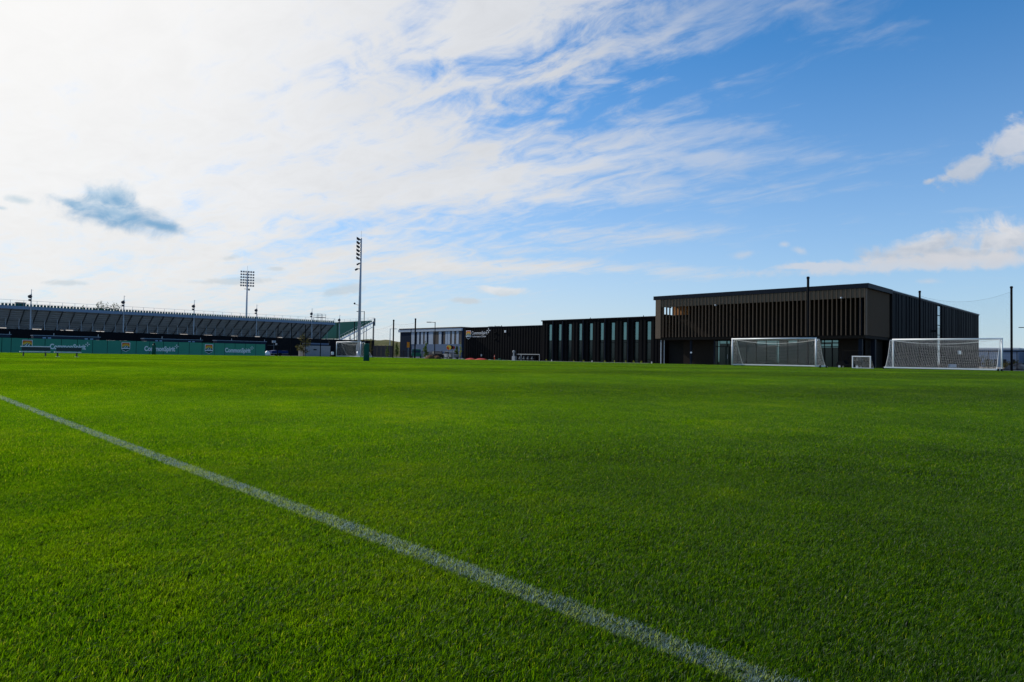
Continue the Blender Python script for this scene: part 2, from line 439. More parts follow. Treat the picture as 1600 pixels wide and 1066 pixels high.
# ------------------------------------------------------------------ turf: blades in tiles that get coarser with distance
def tile(name, size_x, size_y, n, wid, hgt, seg, m, lean=.35, seed=0, lo=0., hi=1.):
    r = np.random.default_rng(seed)
    x = r.uniform(-size_x/2, size_x/2, n); y = r.uniform(-size_y/2, size_y/2, n)
    clump = .5+.5*np.sin(x*23/size_x+seed)*np.cos(y*19/size_y-seed*2)
    h = hgt*(r.uniform(.55, 1.05, n)+.22*clump)
    yaw = r.uniform(0, 2*PI, n); w = wid*r.uniform(.6, 1.25, n)
    lx = lean*h*r.normal(.8, .75, n); ly = lean*h*r.normal(0, .95, n)
    dx, dy = np.cos(yaw)*w/2, np.sin(yaw)*w/2
    tint = r.uniform(lo, hi, n)
    if seg == 2:
        k = 5
        V = np.zeros((n, 5, 3))
        V[:, 0] = np.stack([x-dx, y-dy, 0*x-.004], 1); V[:, 1] = np.stack([x+dx, y+dy, 0*x-.004], 1)
        V[:, 2] = np.stack([x+lx*.35+dx*.85, y+ly*.35+dy*.85, h*.6], 1); V[:, 3] = np.stack([x+lx*.35-dx*.85, y+ly*.35-dy*.85, h*.6], 1)
        V[:, 4] = np.stack([x+lx, y+ly, h*np.clip(1-.35*(lx**2+ly**2)/h**2, .5, 1)], 1)
        idx = np.arange(n)[:, None]*5
        loops = np.concatenate([idx+np.array([0, 1, 2, 3]), idx+np.array([3, 2, 4])], 1).ravel()
        tot = np.tile([4, 3], n)
    else:
        k = 3
        V = np.zeros((n, 3, 3))
        V[:, 0] = np.stack([x-dx, y-dy, 0*x-.004], 1); V[:, 1] = np.stack([x+dx, y+dy, 0*x-.004], 1)
        V[:, 2] = np.stack([x+lx, y+ly, h], 1)
        loops = np.arange(3*n); tot = np.full(n, 3)
    me = bpy.data.meshes.new(name)
    me.vertices.add(n*k); me.vertices.foreach_set('co', V.reshape(-1))
    me.loops.add(len(loops)); me.loops.foreach_set('vertex_index', loops.astype(np.int32))
    me.polygons.add(len(tot)); st = np.concatenate([[0], np.cumsum(tot)[:-1]])
    me.polygons.foreach_set('loop_start', st.astype(np.int32))
    me.update(calc_edges=True)
    a = me.attributes.new('tint', 'FLOAT', 'POINT'); a.data.foreach_set('value', np.repeat(tint, k).astype(np.float32))
    me.materials.append(m)
    return bpy.data.objects.new(name, me)                       # only a source for instances
def scatter(name, pts, tiles, m):
    """one object: points with tile number, turn and scale; geometry nodes put a tile on each point"""
    me = bpy.data.meshes.new(name); n = len(pts)
    me.vertices.add(n); me.vertices.foreach_set('co', np.array([p[:3] for p in pts], dtype=np.float32).ravel())
    for nm, col, ty in (('turn', 3, 'FLOAT'), ('size', 4, 'FLOAT'), ('which', 5, 'INT')):
        a = me.attributes.new(nm, ty, 'POINT')
        a.data.foreach_set('value', np.array([p[col] for p in pts], dtype=np.float32 if ty == 'FLOAT' else np.int32))
    me.materials.append(m)
    o = bpy.data.objects.new(name, me); COL.objects.link(o)
    ng = bpy.data.node_groups.new(name+'_nodes', 'GeometryNodeTree')
    ng.interface.new_socket('Geometry', in_out='INPUT', socket_type='NodeSocketGeometry')
    ng.interface.new_socket('Geometry', in_out='OUTPUT', socket_type='NodeSocketGeometry')
    N = ng.nodes; L = ng.links
    gi = N.new('NodeGroupInput'); go = N.new('NodeGroupOutput'); jn = N.new('GeometryNodeJoinGeometry')
    def named(nm, ty):
        q = N.new('GeometryNodeInputNamedAttribute'); q.data_type = ty; q.inputs[0].default_value = nm; return q.outputs[0]
    turn = named('turn', 'FLOAT'); size = named('size', 'FLOAT'); which = named('which', 'INT')
    cx = N.new('ShaderNodeCombineXYZ'); L.new(turn, cx.inputs[2])
    for i, t in enumerate(tiles):
        cp = N.new('FunctionNodeCompare'); cp.data_type = 'INT'; cp.operation = 'EQUAL'
        L.new(which, cp.inputs[2]); cp.inputs[3].default_value = i
        oi = N.new('GeometryNodeObjectInfo'); oi.inputs['Object'].default_value = t; oi.inputs['As Instance'].default_value = True
        ip = N.new('GeometryNodeInstanceOnPoints')
        L.new(gi.outputs[0], ip.inputs['Points']); L.new(cp.outputs[0], ip.inputs['Selection'])
        L.new(oi.outputs['Geometry'], ip.inputs['Instance']); L.new(cx.outputs[0], ip.inputs['Rotation']); L.new(size, ip.inputs['Scale'])
        L.new(ip.outputs[0], jn.inputs[0])
    L.new(jn.outputs[0], go.inputs[0])
    md = o.modifiers.new('scatter', 'NODES'); md.node_group = ng
    return o
def build_turf():
    lod = [  # r0, r1, spacing, blades per m2, width, height, segments, variants, lean
        (0, 4.6, .25, 46000, .0027, .027, 2, 3, .40),
        (4.6, 13, .5, 17000, .0040, .028, 2, 2, .40),
        (13, 36, 1.0, 4600, .0090, .037, 1, 2, .42),
        (36, 150, 3.0, 950, .020, .040, 1, 2, .42)]
    tiles = []; pts = []; va = math.atan2(fw.y, fw.x)
    for li, (ra, rb, sp, den, wd, hg, sg, nv, ln) in enumerate(lod):
        first = len(tiles); sz = sp*1.32
        for k in range(nv): tiles.append(tile('turf_tile', sz, sz, int(den*sz*sz*.82), wd, hg, sg, M_BLADE, ln, 10*li+k))
        n = int(rb/sp)+2
        for i in range(-n, n+1):
            for j in range(-n, n+1):
                x = (i+.5)*sp+.03; y = (j+.5)*sp+.05; r = math.hypot(x, y)
                if not ra <= r < rb+(.36, .72, 2.15, 0)[li]: continue
                if x < PITCH_X0+sp*.35 or y > PITCH_Y1-sp*.35 or y < -22 or x > 28: continue
                da = (math.atan2(y, x)-va+PI) % (2*PI)-PI
                if abs(da) > math.radians(62 if r > 13 else 115 if r > 3 else 180): continue
                pts.append((x, y, zg(x, y), PI/4+random.gauss(0, .45), random.uniform(.92, 1.08), first+random.randrange(nv)))
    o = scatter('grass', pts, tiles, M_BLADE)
    tag(o, 'close mown green turf blades covering the pitch', 'grass', kind='stuff')
    lt = [tile('line_tile', .27, .098, int(46000*.27*.098), .0026, .031, 2, M_PAINTED, .5, 90+k) for k in range(2)]
    lt += [tile('line_tile', .54, .102, int(19000*.54*.102), .0042, .033, 2, M_PAINTED, .5, 95)]
    lt += [tile('line_tile', 2.1, .106, int(6000*2.1*.106), .009, .036, 1, M_PAINTED, .5, 97)]
    lp = []
    x = 6.0
    while x > -8: lp.append((x, LINE_Y, zg(x, LINE_Y), random.choice((0, PI)) if 0 else 0.0, 1.0, random.randrange(2))); x -= .25
    while x > -20: lp.append((x, LINE_Y, zg(x, LINE_Y), 0.0, 1.0, 2)); x -= .5
    while x > -60: lp.append((x, LINE_Y, zg(x, LINE_Y), 0.0, 1.0, 3)); x -= 2
    l = scatter('touchline', lp, lt, M_PAINTED); structure(l)
build_turf()
#@@THINGS
# ------------------------------------------------------------------ colours of the built things
M_WHITE = mat('white_paint', (.74, .75, .76), .35, 0, .05, spec=.4)
M_CREAM = mat('weathered_white', (.60, .58, .52), .6, 0, .08)
M_NET = mat('net_cord', (.78, .77, .74), .8, 0, .05)
M_BLACK = mat('black_paint', (.008, .0085, .010), .6, 0, .2, spec=.04)
M_RUBBER = mat('rubber', (.012, .012, .012), .8)
M_GALV = mat('galvanised_steel', (.36, .40, .44), .45, .35, .1)
M_ALU = mat('aluminium', (.46, .48, .50), .45, .4, .1)
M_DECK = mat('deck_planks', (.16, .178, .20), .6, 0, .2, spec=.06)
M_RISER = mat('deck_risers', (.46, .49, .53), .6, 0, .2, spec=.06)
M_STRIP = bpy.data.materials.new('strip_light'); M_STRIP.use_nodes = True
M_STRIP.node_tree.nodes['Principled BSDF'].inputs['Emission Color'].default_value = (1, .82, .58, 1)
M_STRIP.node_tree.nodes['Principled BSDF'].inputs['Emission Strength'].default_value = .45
M_FRAME = mat('stand_frame', (.13, .145, .16), .5, .3, .15)
M_FASC = mat('stand_fascia', (.20, .27, .36), .5, .1, .1)
M_NAVY = mat('navy_metal', (.010, .014, .023), .5, 0, .15, spec=.06)
M_NAVYP = mat('navy_panel', (.0050, .0072, .011), .6, 0, .4, .9, spec=.04)
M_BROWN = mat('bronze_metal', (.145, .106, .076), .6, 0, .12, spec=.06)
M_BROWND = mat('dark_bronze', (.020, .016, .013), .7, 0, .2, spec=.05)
M_CHAR = mat('charcoal_cladding', (.0062, .0063, .0072), .7, 0, .3, .8, spec=.04)
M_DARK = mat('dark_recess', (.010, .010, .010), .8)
M_WOOD = mat('cedar_soffit', (.46, .20, .07), .55, 0, .25, 2.5)
M_GREEN = mat('green_windscreen', (.054, .255, .172), .8, 0, .10, 1.5)
M_GREEN2 = mat('pale_green_windscreen', (.066, .285, .178), .8, 0, .10, 1.5)
M_DKGREEN = mat('green_vinyl', (.006, .085, .055), .45, 0, .15)
M_SEATGREEN = mat('seat_green', (.010, .092, .080), .7, 0, .15, spec=.04)
M_ORANGE = mat('logo_orange', (.75, .24, .03), .7, 0, .05)
M_RED = mat('logo_red', (.60, .07, .02), .7, 0, .05)
M_YEL = mat('logo_yellow', (.80, .50, .06), .7, 0, .05)
M_LETTERD = mat('letter_grey', (.62, .62, .64), .6, 0, .04)
M_LETTER = mat('letter_white', (.78, .78, .78), .6, 0, .04)
M_SCREEN = mat('black_windscreen', (.007, .008, .010), .9, 0, .3, .7)
M_BLUEMETAL = mat('dugout_blue', (.018, .028, .052), .45, .2, .15)
M_BLUELIGHT = mat('pale_blue', (.22, .34, .50), .5)
M_TAN = mat('tan_panel', (.36, .31, .24), .6, 0, .08)
M_STEELGREY = mat('container_grey', (.30, .32, .335), .55, .1, .12)
M_PALEBLUE = mat('pale_blue_panel', (.36, .42, .49), .5, .0, .05)
M_BLUEPANEL = mat('slate_blue_panel', (.012, .021, .040), .5, .0, .08, spec=.02)
M_TAUPE = mat('taupe_panel', (.115, .097, .082), .6, 0, .08, spec=.02)
M_BLUEGREY = mat('blue_grey_wall', (.105, .155, .24), .6, 0, .06)
M_SIGNOR = mat('sign_orange', (.85, .25, .02), .5)
M_TARPB = mat('blue_tarp', (.006, .025, .13), .6, 0, .15, 2)
M_TARPR = mat('red_netting', (.33, .022, .02), .6, 0, .2, 2)
M_MULCH = ground_material('mulch', (.055, .032, .018), (.11, .06, .035), 4, .8)
M_ROCK = ground_material('rubble', (.12, .10, .085), (.34, .32, .30), 1.5, .8)
M_BARK = mat('bark', (.10, .075, .055), .9, 0, .3, 6, .5)
M_LAMPGLASS = mat('lamp_lens', (.55, .58, .60), .2, 0, .05)
M_HOUSING = mat('lamp_housing', (.05, .055, .065), .5, .2, .1)
def glass_mat(name, col, metal=.85, rough=.06):
    m = mat(name, col, rough, metal, .22, .45, spec=.4); return m
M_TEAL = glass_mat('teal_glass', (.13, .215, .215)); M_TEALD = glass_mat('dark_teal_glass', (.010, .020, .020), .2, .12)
M_SLOT = glass_mat('slot_glass', (.36, .43, .50)); M_SLOTD = glass_mat('dim_slot_glass', (.13, .16, .20))
M_CARGLASS = glass_mat('car_glass', (.03, .04, .05), .3, .08)
def leaf_mat(name, c, t=.45):
    m = bpy.data.materials.new(name); m.use_nodes = True; nt = m.node_tree; nt.nodes.clear()
    out = nt.nodes.new('ShaderNodeOutputMaterial')
    oi = nt.nodes.new('ShaderNodeNewGeometry'); rnd = X(nt, oi.outputs['Random Per Island'])
    col = mulc(nt, c, rnd*.9+.55)
    d = nt.nodes.new('ShaderNodeBsdfDiffuse'); put(nt, d.inputs[0], col)
    tr = nt.nodes.new('ShaderNodeBsdfTranslucent'); put(nt, tr.inputs[0], col)
    ms = nt.nodes.new('ShaderNodeMixShader'); ms.inputs[0].default_value = t
    nt.links.new(d.outputs[0], ms.inputs[1]); nt.links.new(tr.outputs[0], ms.inputs[2]); nt.links.new(ms.outputs[0], out.inputs[0])
    return m
M_LEAF = leaf_mat('young_leaves', (.075, .120, .018)); M_LEAFD = leaf_mat('dark_leaves', (.065, .085, .045)); M_LEAFY = leaf_mat('yellow_leaves', (.26, .30, .03))
M_LEAFB = leaf_mat('brown_green_leaves', (.085, .080, .028))

# ------------------------------------------------------------------ training building (brown finned hall, right)
def training_building():
    t = thing('training_building', 'long black flat-roofed hall with brown vertical fins across its upper front, behind the goals', 'building', (0, 0, 0))
    XL, XR, YF, YB, ZT, zb = -46.0, -21.6, 72.0, 128.0, 8.8, -.2
    ZF, ZP, ZS = 8.33, 7.38, 3.57            # fascia bottom, panel bottom, fins' foot
    r = MB(); r.box(XL-.45, XR+.30, YF-.24, 80.0, ZF, ZT); r.box(XL-.2, XR+.02, 80.0, YB, 8.62, 8.78); r.build('roof', M_NAVY, t)
    p = MB(); p.box(XL+.1, XR-.1, YF-.13, YF+.16, ZP, ZF-.004); p.box(XL, XL+.1, YF+.06, 75.2, 7.52, ZF-.004); p.build('fascia_panel', M_BROWN, t)
    n = 54
    for i in range(n+1):
        x = XL+.06+(XR-.1-XL)*i/n
        if i < 2: continue
        f = MB(); f.box(x-.024, x+.024, YF-.22, YF+.055, ZS, ZP-.003); f.box(x-.024, x+.024, YF-.22, YF-.132, ZP-.003, ZF-.004); f.build('fin', M_BROWN, t)
    # corner posts of the fin screen, left end post
    c = MB(); c.box(XL-.12, XL+.62, YF-.235, YF+.35, ZS-.15, ZF-.006); c.build('corner_post', M_BROWN, t)
    c = MB(); c.box(XR-.14, XR+.02, YF-.05, YF+.40, ZS, ZF-.006); c.build('corner_post', M_BROWN, t)
    # deck over the ground floor, terrace behind the fins
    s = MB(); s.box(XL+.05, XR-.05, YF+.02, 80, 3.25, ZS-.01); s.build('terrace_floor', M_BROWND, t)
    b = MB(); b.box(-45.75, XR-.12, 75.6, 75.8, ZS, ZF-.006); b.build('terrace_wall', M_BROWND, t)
    b = MB(); b.box(-45.75, -43.4, 75.45, 75.58, 6.6, 7.75); b.box(XL+.15, XR-.15, YF+.2, 75.4, 8.20, ZF-.008); b.build('timber_soffit', M_WOOD, t)
    b = MB(); b.box(XL+.02, XL+.12, 73.4, 80, ZS, 6.60); b.box(XL+.02, XL+.12, 78.0, 80, 6.60, ZF-.01); b.build('end_wall', M_CHAR, t)
    g = MB()
    for z in (6.85, 6.1): g.bar((XL+.3, 74.4, z-1.2), (-23, 74.4, z-1.2), .05)
    g.build('terrace_rail', M_BLACK, t)
    # ground floor
    w = MB(); x1 = ony(1116, 74); x2 = ony(1143, 74); x3 = ony(1178, 74); x4 = ony(1311, 74)
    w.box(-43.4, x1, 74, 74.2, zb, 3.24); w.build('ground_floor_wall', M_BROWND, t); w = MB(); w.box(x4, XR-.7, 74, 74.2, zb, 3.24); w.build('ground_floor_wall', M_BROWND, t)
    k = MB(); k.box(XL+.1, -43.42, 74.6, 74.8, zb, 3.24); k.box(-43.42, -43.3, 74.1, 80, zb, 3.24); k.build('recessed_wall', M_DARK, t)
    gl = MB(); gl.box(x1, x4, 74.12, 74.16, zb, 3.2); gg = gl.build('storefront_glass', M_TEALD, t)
    def at(px, py): return zat(px, py, ony(px, 74), 74)
    hl = MB(); hl.box(x1, x4, 74.05, 74.11, 2.42, 2.5); hl.box(x1, x4, 74.05, 74.11, 3.12, 3.24)
    m = [x1, x1+.45, x2, x2+.06]
    for px in (1152, 1166, 1181, 1197, 1214, 1230, 1246, 1262, 1276, 1288, 1300, 1310): m.append(ony(px, 74))
    for x in m: hl.box(x-.035, x+.035, 74.03, 74.108, zb, 3.24)
    hl.build('storefront_frame', M_BLACK, gg)
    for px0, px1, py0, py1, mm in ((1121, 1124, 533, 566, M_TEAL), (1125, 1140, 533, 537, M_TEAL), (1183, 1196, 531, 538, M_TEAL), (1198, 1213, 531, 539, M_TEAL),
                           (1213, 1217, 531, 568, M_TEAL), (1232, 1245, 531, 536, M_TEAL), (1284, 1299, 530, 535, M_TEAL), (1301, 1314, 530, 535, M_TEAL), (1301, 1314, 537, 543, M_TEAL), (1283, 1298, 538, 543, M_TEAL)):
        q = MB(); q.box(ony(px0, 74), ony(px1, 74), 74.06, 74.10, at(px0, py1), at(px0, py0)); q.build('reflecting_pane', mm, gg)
    d = MB(); xa, xb = ony(1126, 74), ony(1139, 74)
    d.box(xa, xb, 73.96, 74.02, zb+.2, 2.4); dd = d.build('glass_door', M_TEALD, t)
    h = MB(); h.bar((xb-.12, 73.9, 1.0), (xb-.12, 73.9, 1.5), .03); h.build('door_handle', M_ALU, dd)
    # columns
    for px, yy, zt, wd, mm in ((1345, 72.5, ZF-.02, .34, M_NAVY), (1080, 72.6, ZS-.33, .22, M_NAVY), (1033, 72.2, ZS-.33, .10, M_GALV), (1038, 72.3, ZS-.33, .07, M_GALV), (1116.5, 72.5, ZS-.33, .12, M_NAVY)):
        x = ony(px, yy); q = MB(); q.box(x-wd/2, x+wd/2, yy-wd/2, yy+wd/2, zb, zt); q.build('column', mm, t)
    yy = onx(1365, -21.95); q = MB(); q.box(-22.15, -21.75, yy-.2, yy+.2, zb, 3.24); q.build('column', M_NAVY, t)
    q = MB(); x = ony(1080, 72.45); z = zat(1080, 551, x, 72.45); q.box(x-.12, x+.12, 72.44, 72.47, z-.09, z+.09); q.build('notice_plate', M_WHITE, t)
    # side: slatted bay, then ribbed navy wall
    for i in range(29):
        y = 72.5+7.2*i/28; f = MB(); f.box(XR-.02, XR+.045, y-.028, y+.028, ZS, ZF-.004); f.build('side_fin', M_BROWN, t)
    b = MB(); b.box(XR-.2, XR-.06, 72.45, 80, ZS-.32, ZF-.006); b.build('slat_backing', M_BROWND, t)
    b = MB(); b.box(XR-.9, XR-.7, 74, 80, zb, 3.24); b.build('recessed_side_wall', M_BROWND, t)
    b = MB(); b.box(XR-.2, XR+.24, 80.0, 80.3, zb, 8.6); b.build('trim_post', M_DARK, t)
    sw0, sw1 = onx(1466, XR), onx(1471.3, XR)
    w = MB(); y = 80.3; k = 0
    rr = random.Random(3)
    while y < YB-.01:
        y2 = min(y+rr.choice((.45, .45, .9)), YB)
        if not (sw0-.3 < (y+y2)/2 < sw1+1.1): w.box(XR-.3, XR-(.0 if k % 2 else .05), y, y2, zb, 8.60)
        y = y2; k += 1
    w.box(XR-.5, XR-.31, 80.3, YB, zb, 8.60); w.box(-46, XR-.5, YB-.2, YB, zb, 8.6); w.box(-46, -45.8, 80, YB-.2, zb, 8.6)
    w.build('ribbed_side_wall', M_NAVYP, t)
    c = MB(); c.box(XR-.3, XR+.06, 80.02, YB+.05, 8.785, 8.86); c.build('wall_capping', M_GALV, t)
    g = MB(); g.box(XR-.28, XR-.08, sw0, sw1, .2, 5.6); gp = g.build('slot_window', M_SLOTD, t); g = MB(); g.box(XR-.28, XR-.08, sw0, sw1, 5.604, 8.45); g.build('upper_pane', M_SLOT, gp)  # lower pane coloured dimmer to stand in for its weaker reflection
    for z in (3.4, 4.6, 5.9, 7.2): g = MB(); g.box(XR-.1, XR-.02, sw0, sw1, z-.04, z+.04); g.build('window_bar', M_BLACK, gp)
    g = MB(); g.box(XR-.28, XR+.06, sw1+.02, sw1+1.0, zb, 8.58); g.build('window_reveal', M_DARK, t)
    for px, py in ((1500, 551),):
        y = onx(px, XR+.1); z = zat(px, py, XR+.1, y); q = MB(); q.box(XR+.0, XR+.16, y-1.0, y+1.0, z-.25, z+.25); q.build('wall_light', M_WHITE, t)
    y = onx(1488, XR+.1); q = MB(); q.box(XR+.01, XR+.2, y-2.0, y+2.0, .3, .75); q.build('low_vent', M_PALEBLUE, t)
    y = onx(1460, XR+.2); q = MB(); q.box(XR, XR+.5, y-.2, y+.2, 4.9, 5.1); q.build('wall_spotlight', M_BLACK, t)
    for px, py in ((1119, 477), (1315.5, 465.5)):
        x = ony(px, YF-.35); z = zat(px, py, x, YF); q = MB(); q.bar((x, YF-.25, z), (x, YF-.55, z), .05); q.ball((x, YF-.6, z-.04), .11); q.build('security_camera', M_GALV, t)
    for px, py in ((1218, 508), (1345, 505)):
        x = ony(px, 75.5); q = MB(); q.box(x-.4, x+.4, 75.3, 75.58, 4.8, 5.2); q.build('wall_spotlight', M_BLACK, t)
training_building()

def window_building():
    t = thing('window_building', 'black clad two-storey block with a row of ten tall teal windows', 'building')
    XL, XR, Y, ZT, zb = ony(847, 74), -46.05, 74.0, 6.42, -.2
    win = [(855.6,862),(870.6,877),(886,892.8),(902.5,909),(919,925.8),(936,943),(953,960.4),(971.5,978.8),(990,997.5),(1009,1017)]
    w = MB(); w.box(XL, XR, Y+.55, Y+14, zb, ZT-.12); w.build('core_wall', M_CHAR, t)
    xs = [(ony(a, Y), ony(b, Y)) for a, b in win]
    cl = MB(); e = [XL]+[v for p in xs for v in p]+[XR]
    for i in range(0, len(e), 2):
        a, b = e[i], e[i+1]; n = max(2, int((b-a)/.24)); st = (b-a)/n
        for k in range(n): cl.box(a+k*st, a+(k+1)*st, Y-(.07 if k % 2 else 0), Y+.54, zb, ZT-.125)
    for a, b in xs: cl.box(a+.002, b-.002, Y-.02, Y+.54, 5.85, ZT-.126)
    cl.build('ribbed_cladding', M_CHAR, t)
    c = MB(); c.box(XL-.12, XR, Y-.16, Y+14, ZT-.115, ZT+.04); c.build('roof_edge', M_BLACK, t)
    zm = 3.35
    for i, (a, b) in enumerate(xs):
        f = MB()
        for x0, x1 in ((a, a+.05), (b-.05, b)): f.box(x0, x1, Y+.10, Y+.30, zb, 5.84)
        for z in (zm, 5.80, .75): f.box(a+.052, b-.052, Y+.11, Y+.29, z-.03, z+.03)
        if i >= 5: f.box(a+.052, b-.052, Y+.11, Y+.29, 3.02, 3.08)
        fo = f.build('window', M_BLACK, t)
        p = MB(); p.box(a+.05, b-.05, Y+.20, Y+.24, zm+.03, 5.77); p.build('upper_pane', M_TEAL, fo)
        p = MB(); p.box(a+.05, b-.05, Y+.20, Y+.24, zb, zm-.03); p.build('lower_pane', M_TEALD, fo)  # darker glass puts the dark lower reflection into the colour
    # fins between pairs of windows
    for i in (1, 2, 4, 6, 8): 
        x = xs[i-1][1]+.35; q = MB(); q.box(x, x+.1, Y-.28, Y-.072, zb, ZT-.127); q.build('cladding_fin', M_NAVY, t)
    for px in (922, 1005):
        x = ony(px, Y+2); q = MB(); q.tube([(x, Y+2, ZT), (x, Y+2, ZT+.35)], .05, 6); q.build('roof_vent', M_BLACK, t)
window_building()

def emblem(parent, o, ax, nrm, w, lower=True):
    """shield with a sunset over a white peak; o lower left of its box, ax along the wall, nrm out of the wall"""
    o = Vector(o); ax = Vector(ax); nrm = Vector(nrm); h = w*1.22
    def poly(name, pts, m, off, par):
        b = MB(); n = len(pts)
        front = [o+ax*(x*w)+Vector((0, 0, y*h))+nrm*(off) for x, y in pts]
        back = [p-nrm*.02 for p in front]
        b.add(front+back, [tuple(range(n)), tuple(range(n, 2*n))[::-1]]+[(i, (i+1) % n, (i+1) % n+n, i+n) for i in range(n)])
        return b.build(name, m, par)
    sh = [(0, .98), (.06, 1.0), (.94, 1.0), (1, .98), (1, .30), (.90, .17), (.68, .09), (.5, 0), (.32, .09), (.10, .17), (0, .30)]
    e = poly('emblem', sh, M_LETTER, .03, parent)
    ins = lambda pts, k: [(.5+(x-.5)*k, .5+(y-.5)*k) for x, y in pts]
    poly('red_sky', [(.05, .80), (.10, .95), (.90, .95), (.95, .80), (.78, .88), (.5, .90), (.22, .88)], M_RED, .038, e)
    poly('orange_sky', [(.05, .62), (.05, .80), (.22, .88), (.5, .90), (.78, .88), (.95, .80), (.95, .62), (.72, .76), (.5, .80), (.28, .76)], M_ORANGE, .037, e)
    poly('yellow_sky', [(.05, .52), (.05, .62), (.28, .76), (.5, .80), (.72, .76), (.95, .62), (.95, .52), (.5, .68)], M_YEL, .036, e)
    poly('mountain', [(.05, .42), (.05, .52), (.30, .58), (.50, .72), (.60, .64), (.68, .66), (.95, .50), (.95, .42)], M_DKGREEN, .041, e)
    poly('snow', [(.24, .44), (.38, .54), (.50, .68), (.55, .62), (.46, .55), (.44, .46)], M_LETTER, .045, e)
    poly('snow', [(.55, .44), (.64, .55), (.69, .62), (.74, .56), (.68, .46)], M_LETTER, .045, e)
    poly('shield_base', [(.06, .24), (.06, .31), (.94, .31), (.94, .24), (.86, .20), (.66, .13), (.5, .05), (.34, .13), (.14, .20)], M_DKGREEN if lower else M_NAVY, .041, e)
    q = MB()
    for k in range(6):
        a = .12+.13*k; pts = [(a, .20), (a+.09, .20), (a+.09, .28), (a, .28)]
        q.add([o+ax*(x*w)+Vector((0, 0, y*h))+nrm*.046 for x, y in pts], [(0, 1, 2, 3)])
    return e
def star_mark(parent, o, ax, nrm, s, m):
    o = Vector(o); ax = Vector(ax); nrm = Vector(nrm); b = MB(); up_ = Vector((0, 0, 1))
    for i in range(4):
        a = PI/2*i; d = ax*math.cos(a)+up_*math.sin(a); e = ax*-math.sin(a)+up_*math.cos(a)
        pts = []
        for k in range(10):
            an = 2*PI*k/10; pts.append(o+d*(s*.30+s*.19*math.cos(an))+e*(s*.085*math.sin(an))+nrm*.03)
        n = 10; b.add(pts+[p-nrm*.03 for p in pts], [tuple(range(n)), tuple(range(n, 2*n))[::-1]]+[(i2, (i2+1) % n, (i2+1) % n+n, i2+n) for i2 in range(n)])
    return b.build('star_mark', m, parent)

def signed_building():
    t = thing('signed_building', 'low black ribbed building with white lettering and a shield emblem at its left end', 'building')
    Y = 76.0; XL, XR, zb, ZT = ony(725, Y), ony(847, Y)+.3, -.2, 5.82
    w = MB(); n = int((XR-XL)/.3); st = (XR-XL)/n
    for k in range(n): w.box(XL+k*st, XL+(k+1)*st, Y-(.06 if k % 2 else 0), Y+.3, zb, ZT-.06)
    w.box(XL, XR, Y+.3, Y+16, zb, ZT-.06); w.build('ribbed_wall', M_CHAR, t)
    r = MB(); r.box(XL-.1, XR, Y-.12, Y+16, ZT-.055, ZT+.05); ro = r.build('roof_edge', M_NAVY, t)
    for px in (769, 779):
        x = ony(px, Y+4); q = MB(); q.box(x-.55, x+.55, Y+3.5, Y+4.5, ZT+.05, ZT+.36); q.tube([(x+.7, Y+4, ZT), (x+.7, Y+4, ZT+.5)], .07, 6); q.build('roof_unit', M_DARK, ro)
    yv = Y-.07
    x0 = ony(728.2, yv); x1 = ony(735.6, yv); z0 = zat(731, 530.5, x0, yv)
    emblem(t, (x0, yv, z0), (1, 0, 0), (0, -1, 0), x1-x0, False)
    xa, xb = ony(737, yv), ony(761.5, yv)
    text('lettering', 'CommonSpirit', .80, (xa, yv-.01, zat(740, 522.9, xa, yv)), (PI/2, 0, 0), M_LETTERD, t, .04, xb-xa, 0)
    xb = ony(759.5, yv)
    wd = xb-xa; zl = zat(740, 527.2, xa, yv)
    for word, e0, e1 in (('Performance', 0, .63), ('Center', .68, 1.0)):
        text('lettering', word, .42, (xa+wd*e0, yv-.01, zl), (PI/2, 0, 0), M_LETTERD, t, .04, wd*(e1-e0), 0)
    star_mark(t, (ony(763.2, yv), yv, zat(763, 516.6, ony(763, yv), yv)), (1, 0, 0), (0, -1, 0), .95, M_LETTERD)
    x = ony(790, yv); z = zat(790, 518, x, yv); q = MB(); q.box(x-.16, x+.16, yv-.18, yv-.02, z-.18, z+.18); q.build('wall_lamp', M_WHITE, t)
    x = ony(753, yv); q = MB(); q.box(x-.14, x+.14, yv-.1, yv-.02, .85, 1.2); q.build('wall_outlet', M_STEELGREY, t)
    for py in (519.5, 529.3):
        x = ony(773.5, yv); z = zat(773, py, x, yv); q = MB(); q.box(x-.32, x+.32, yv-.14, yv-.02, z-.07, z+.07); q.build('wall_vent', M_BLACK, t)
signed_building()

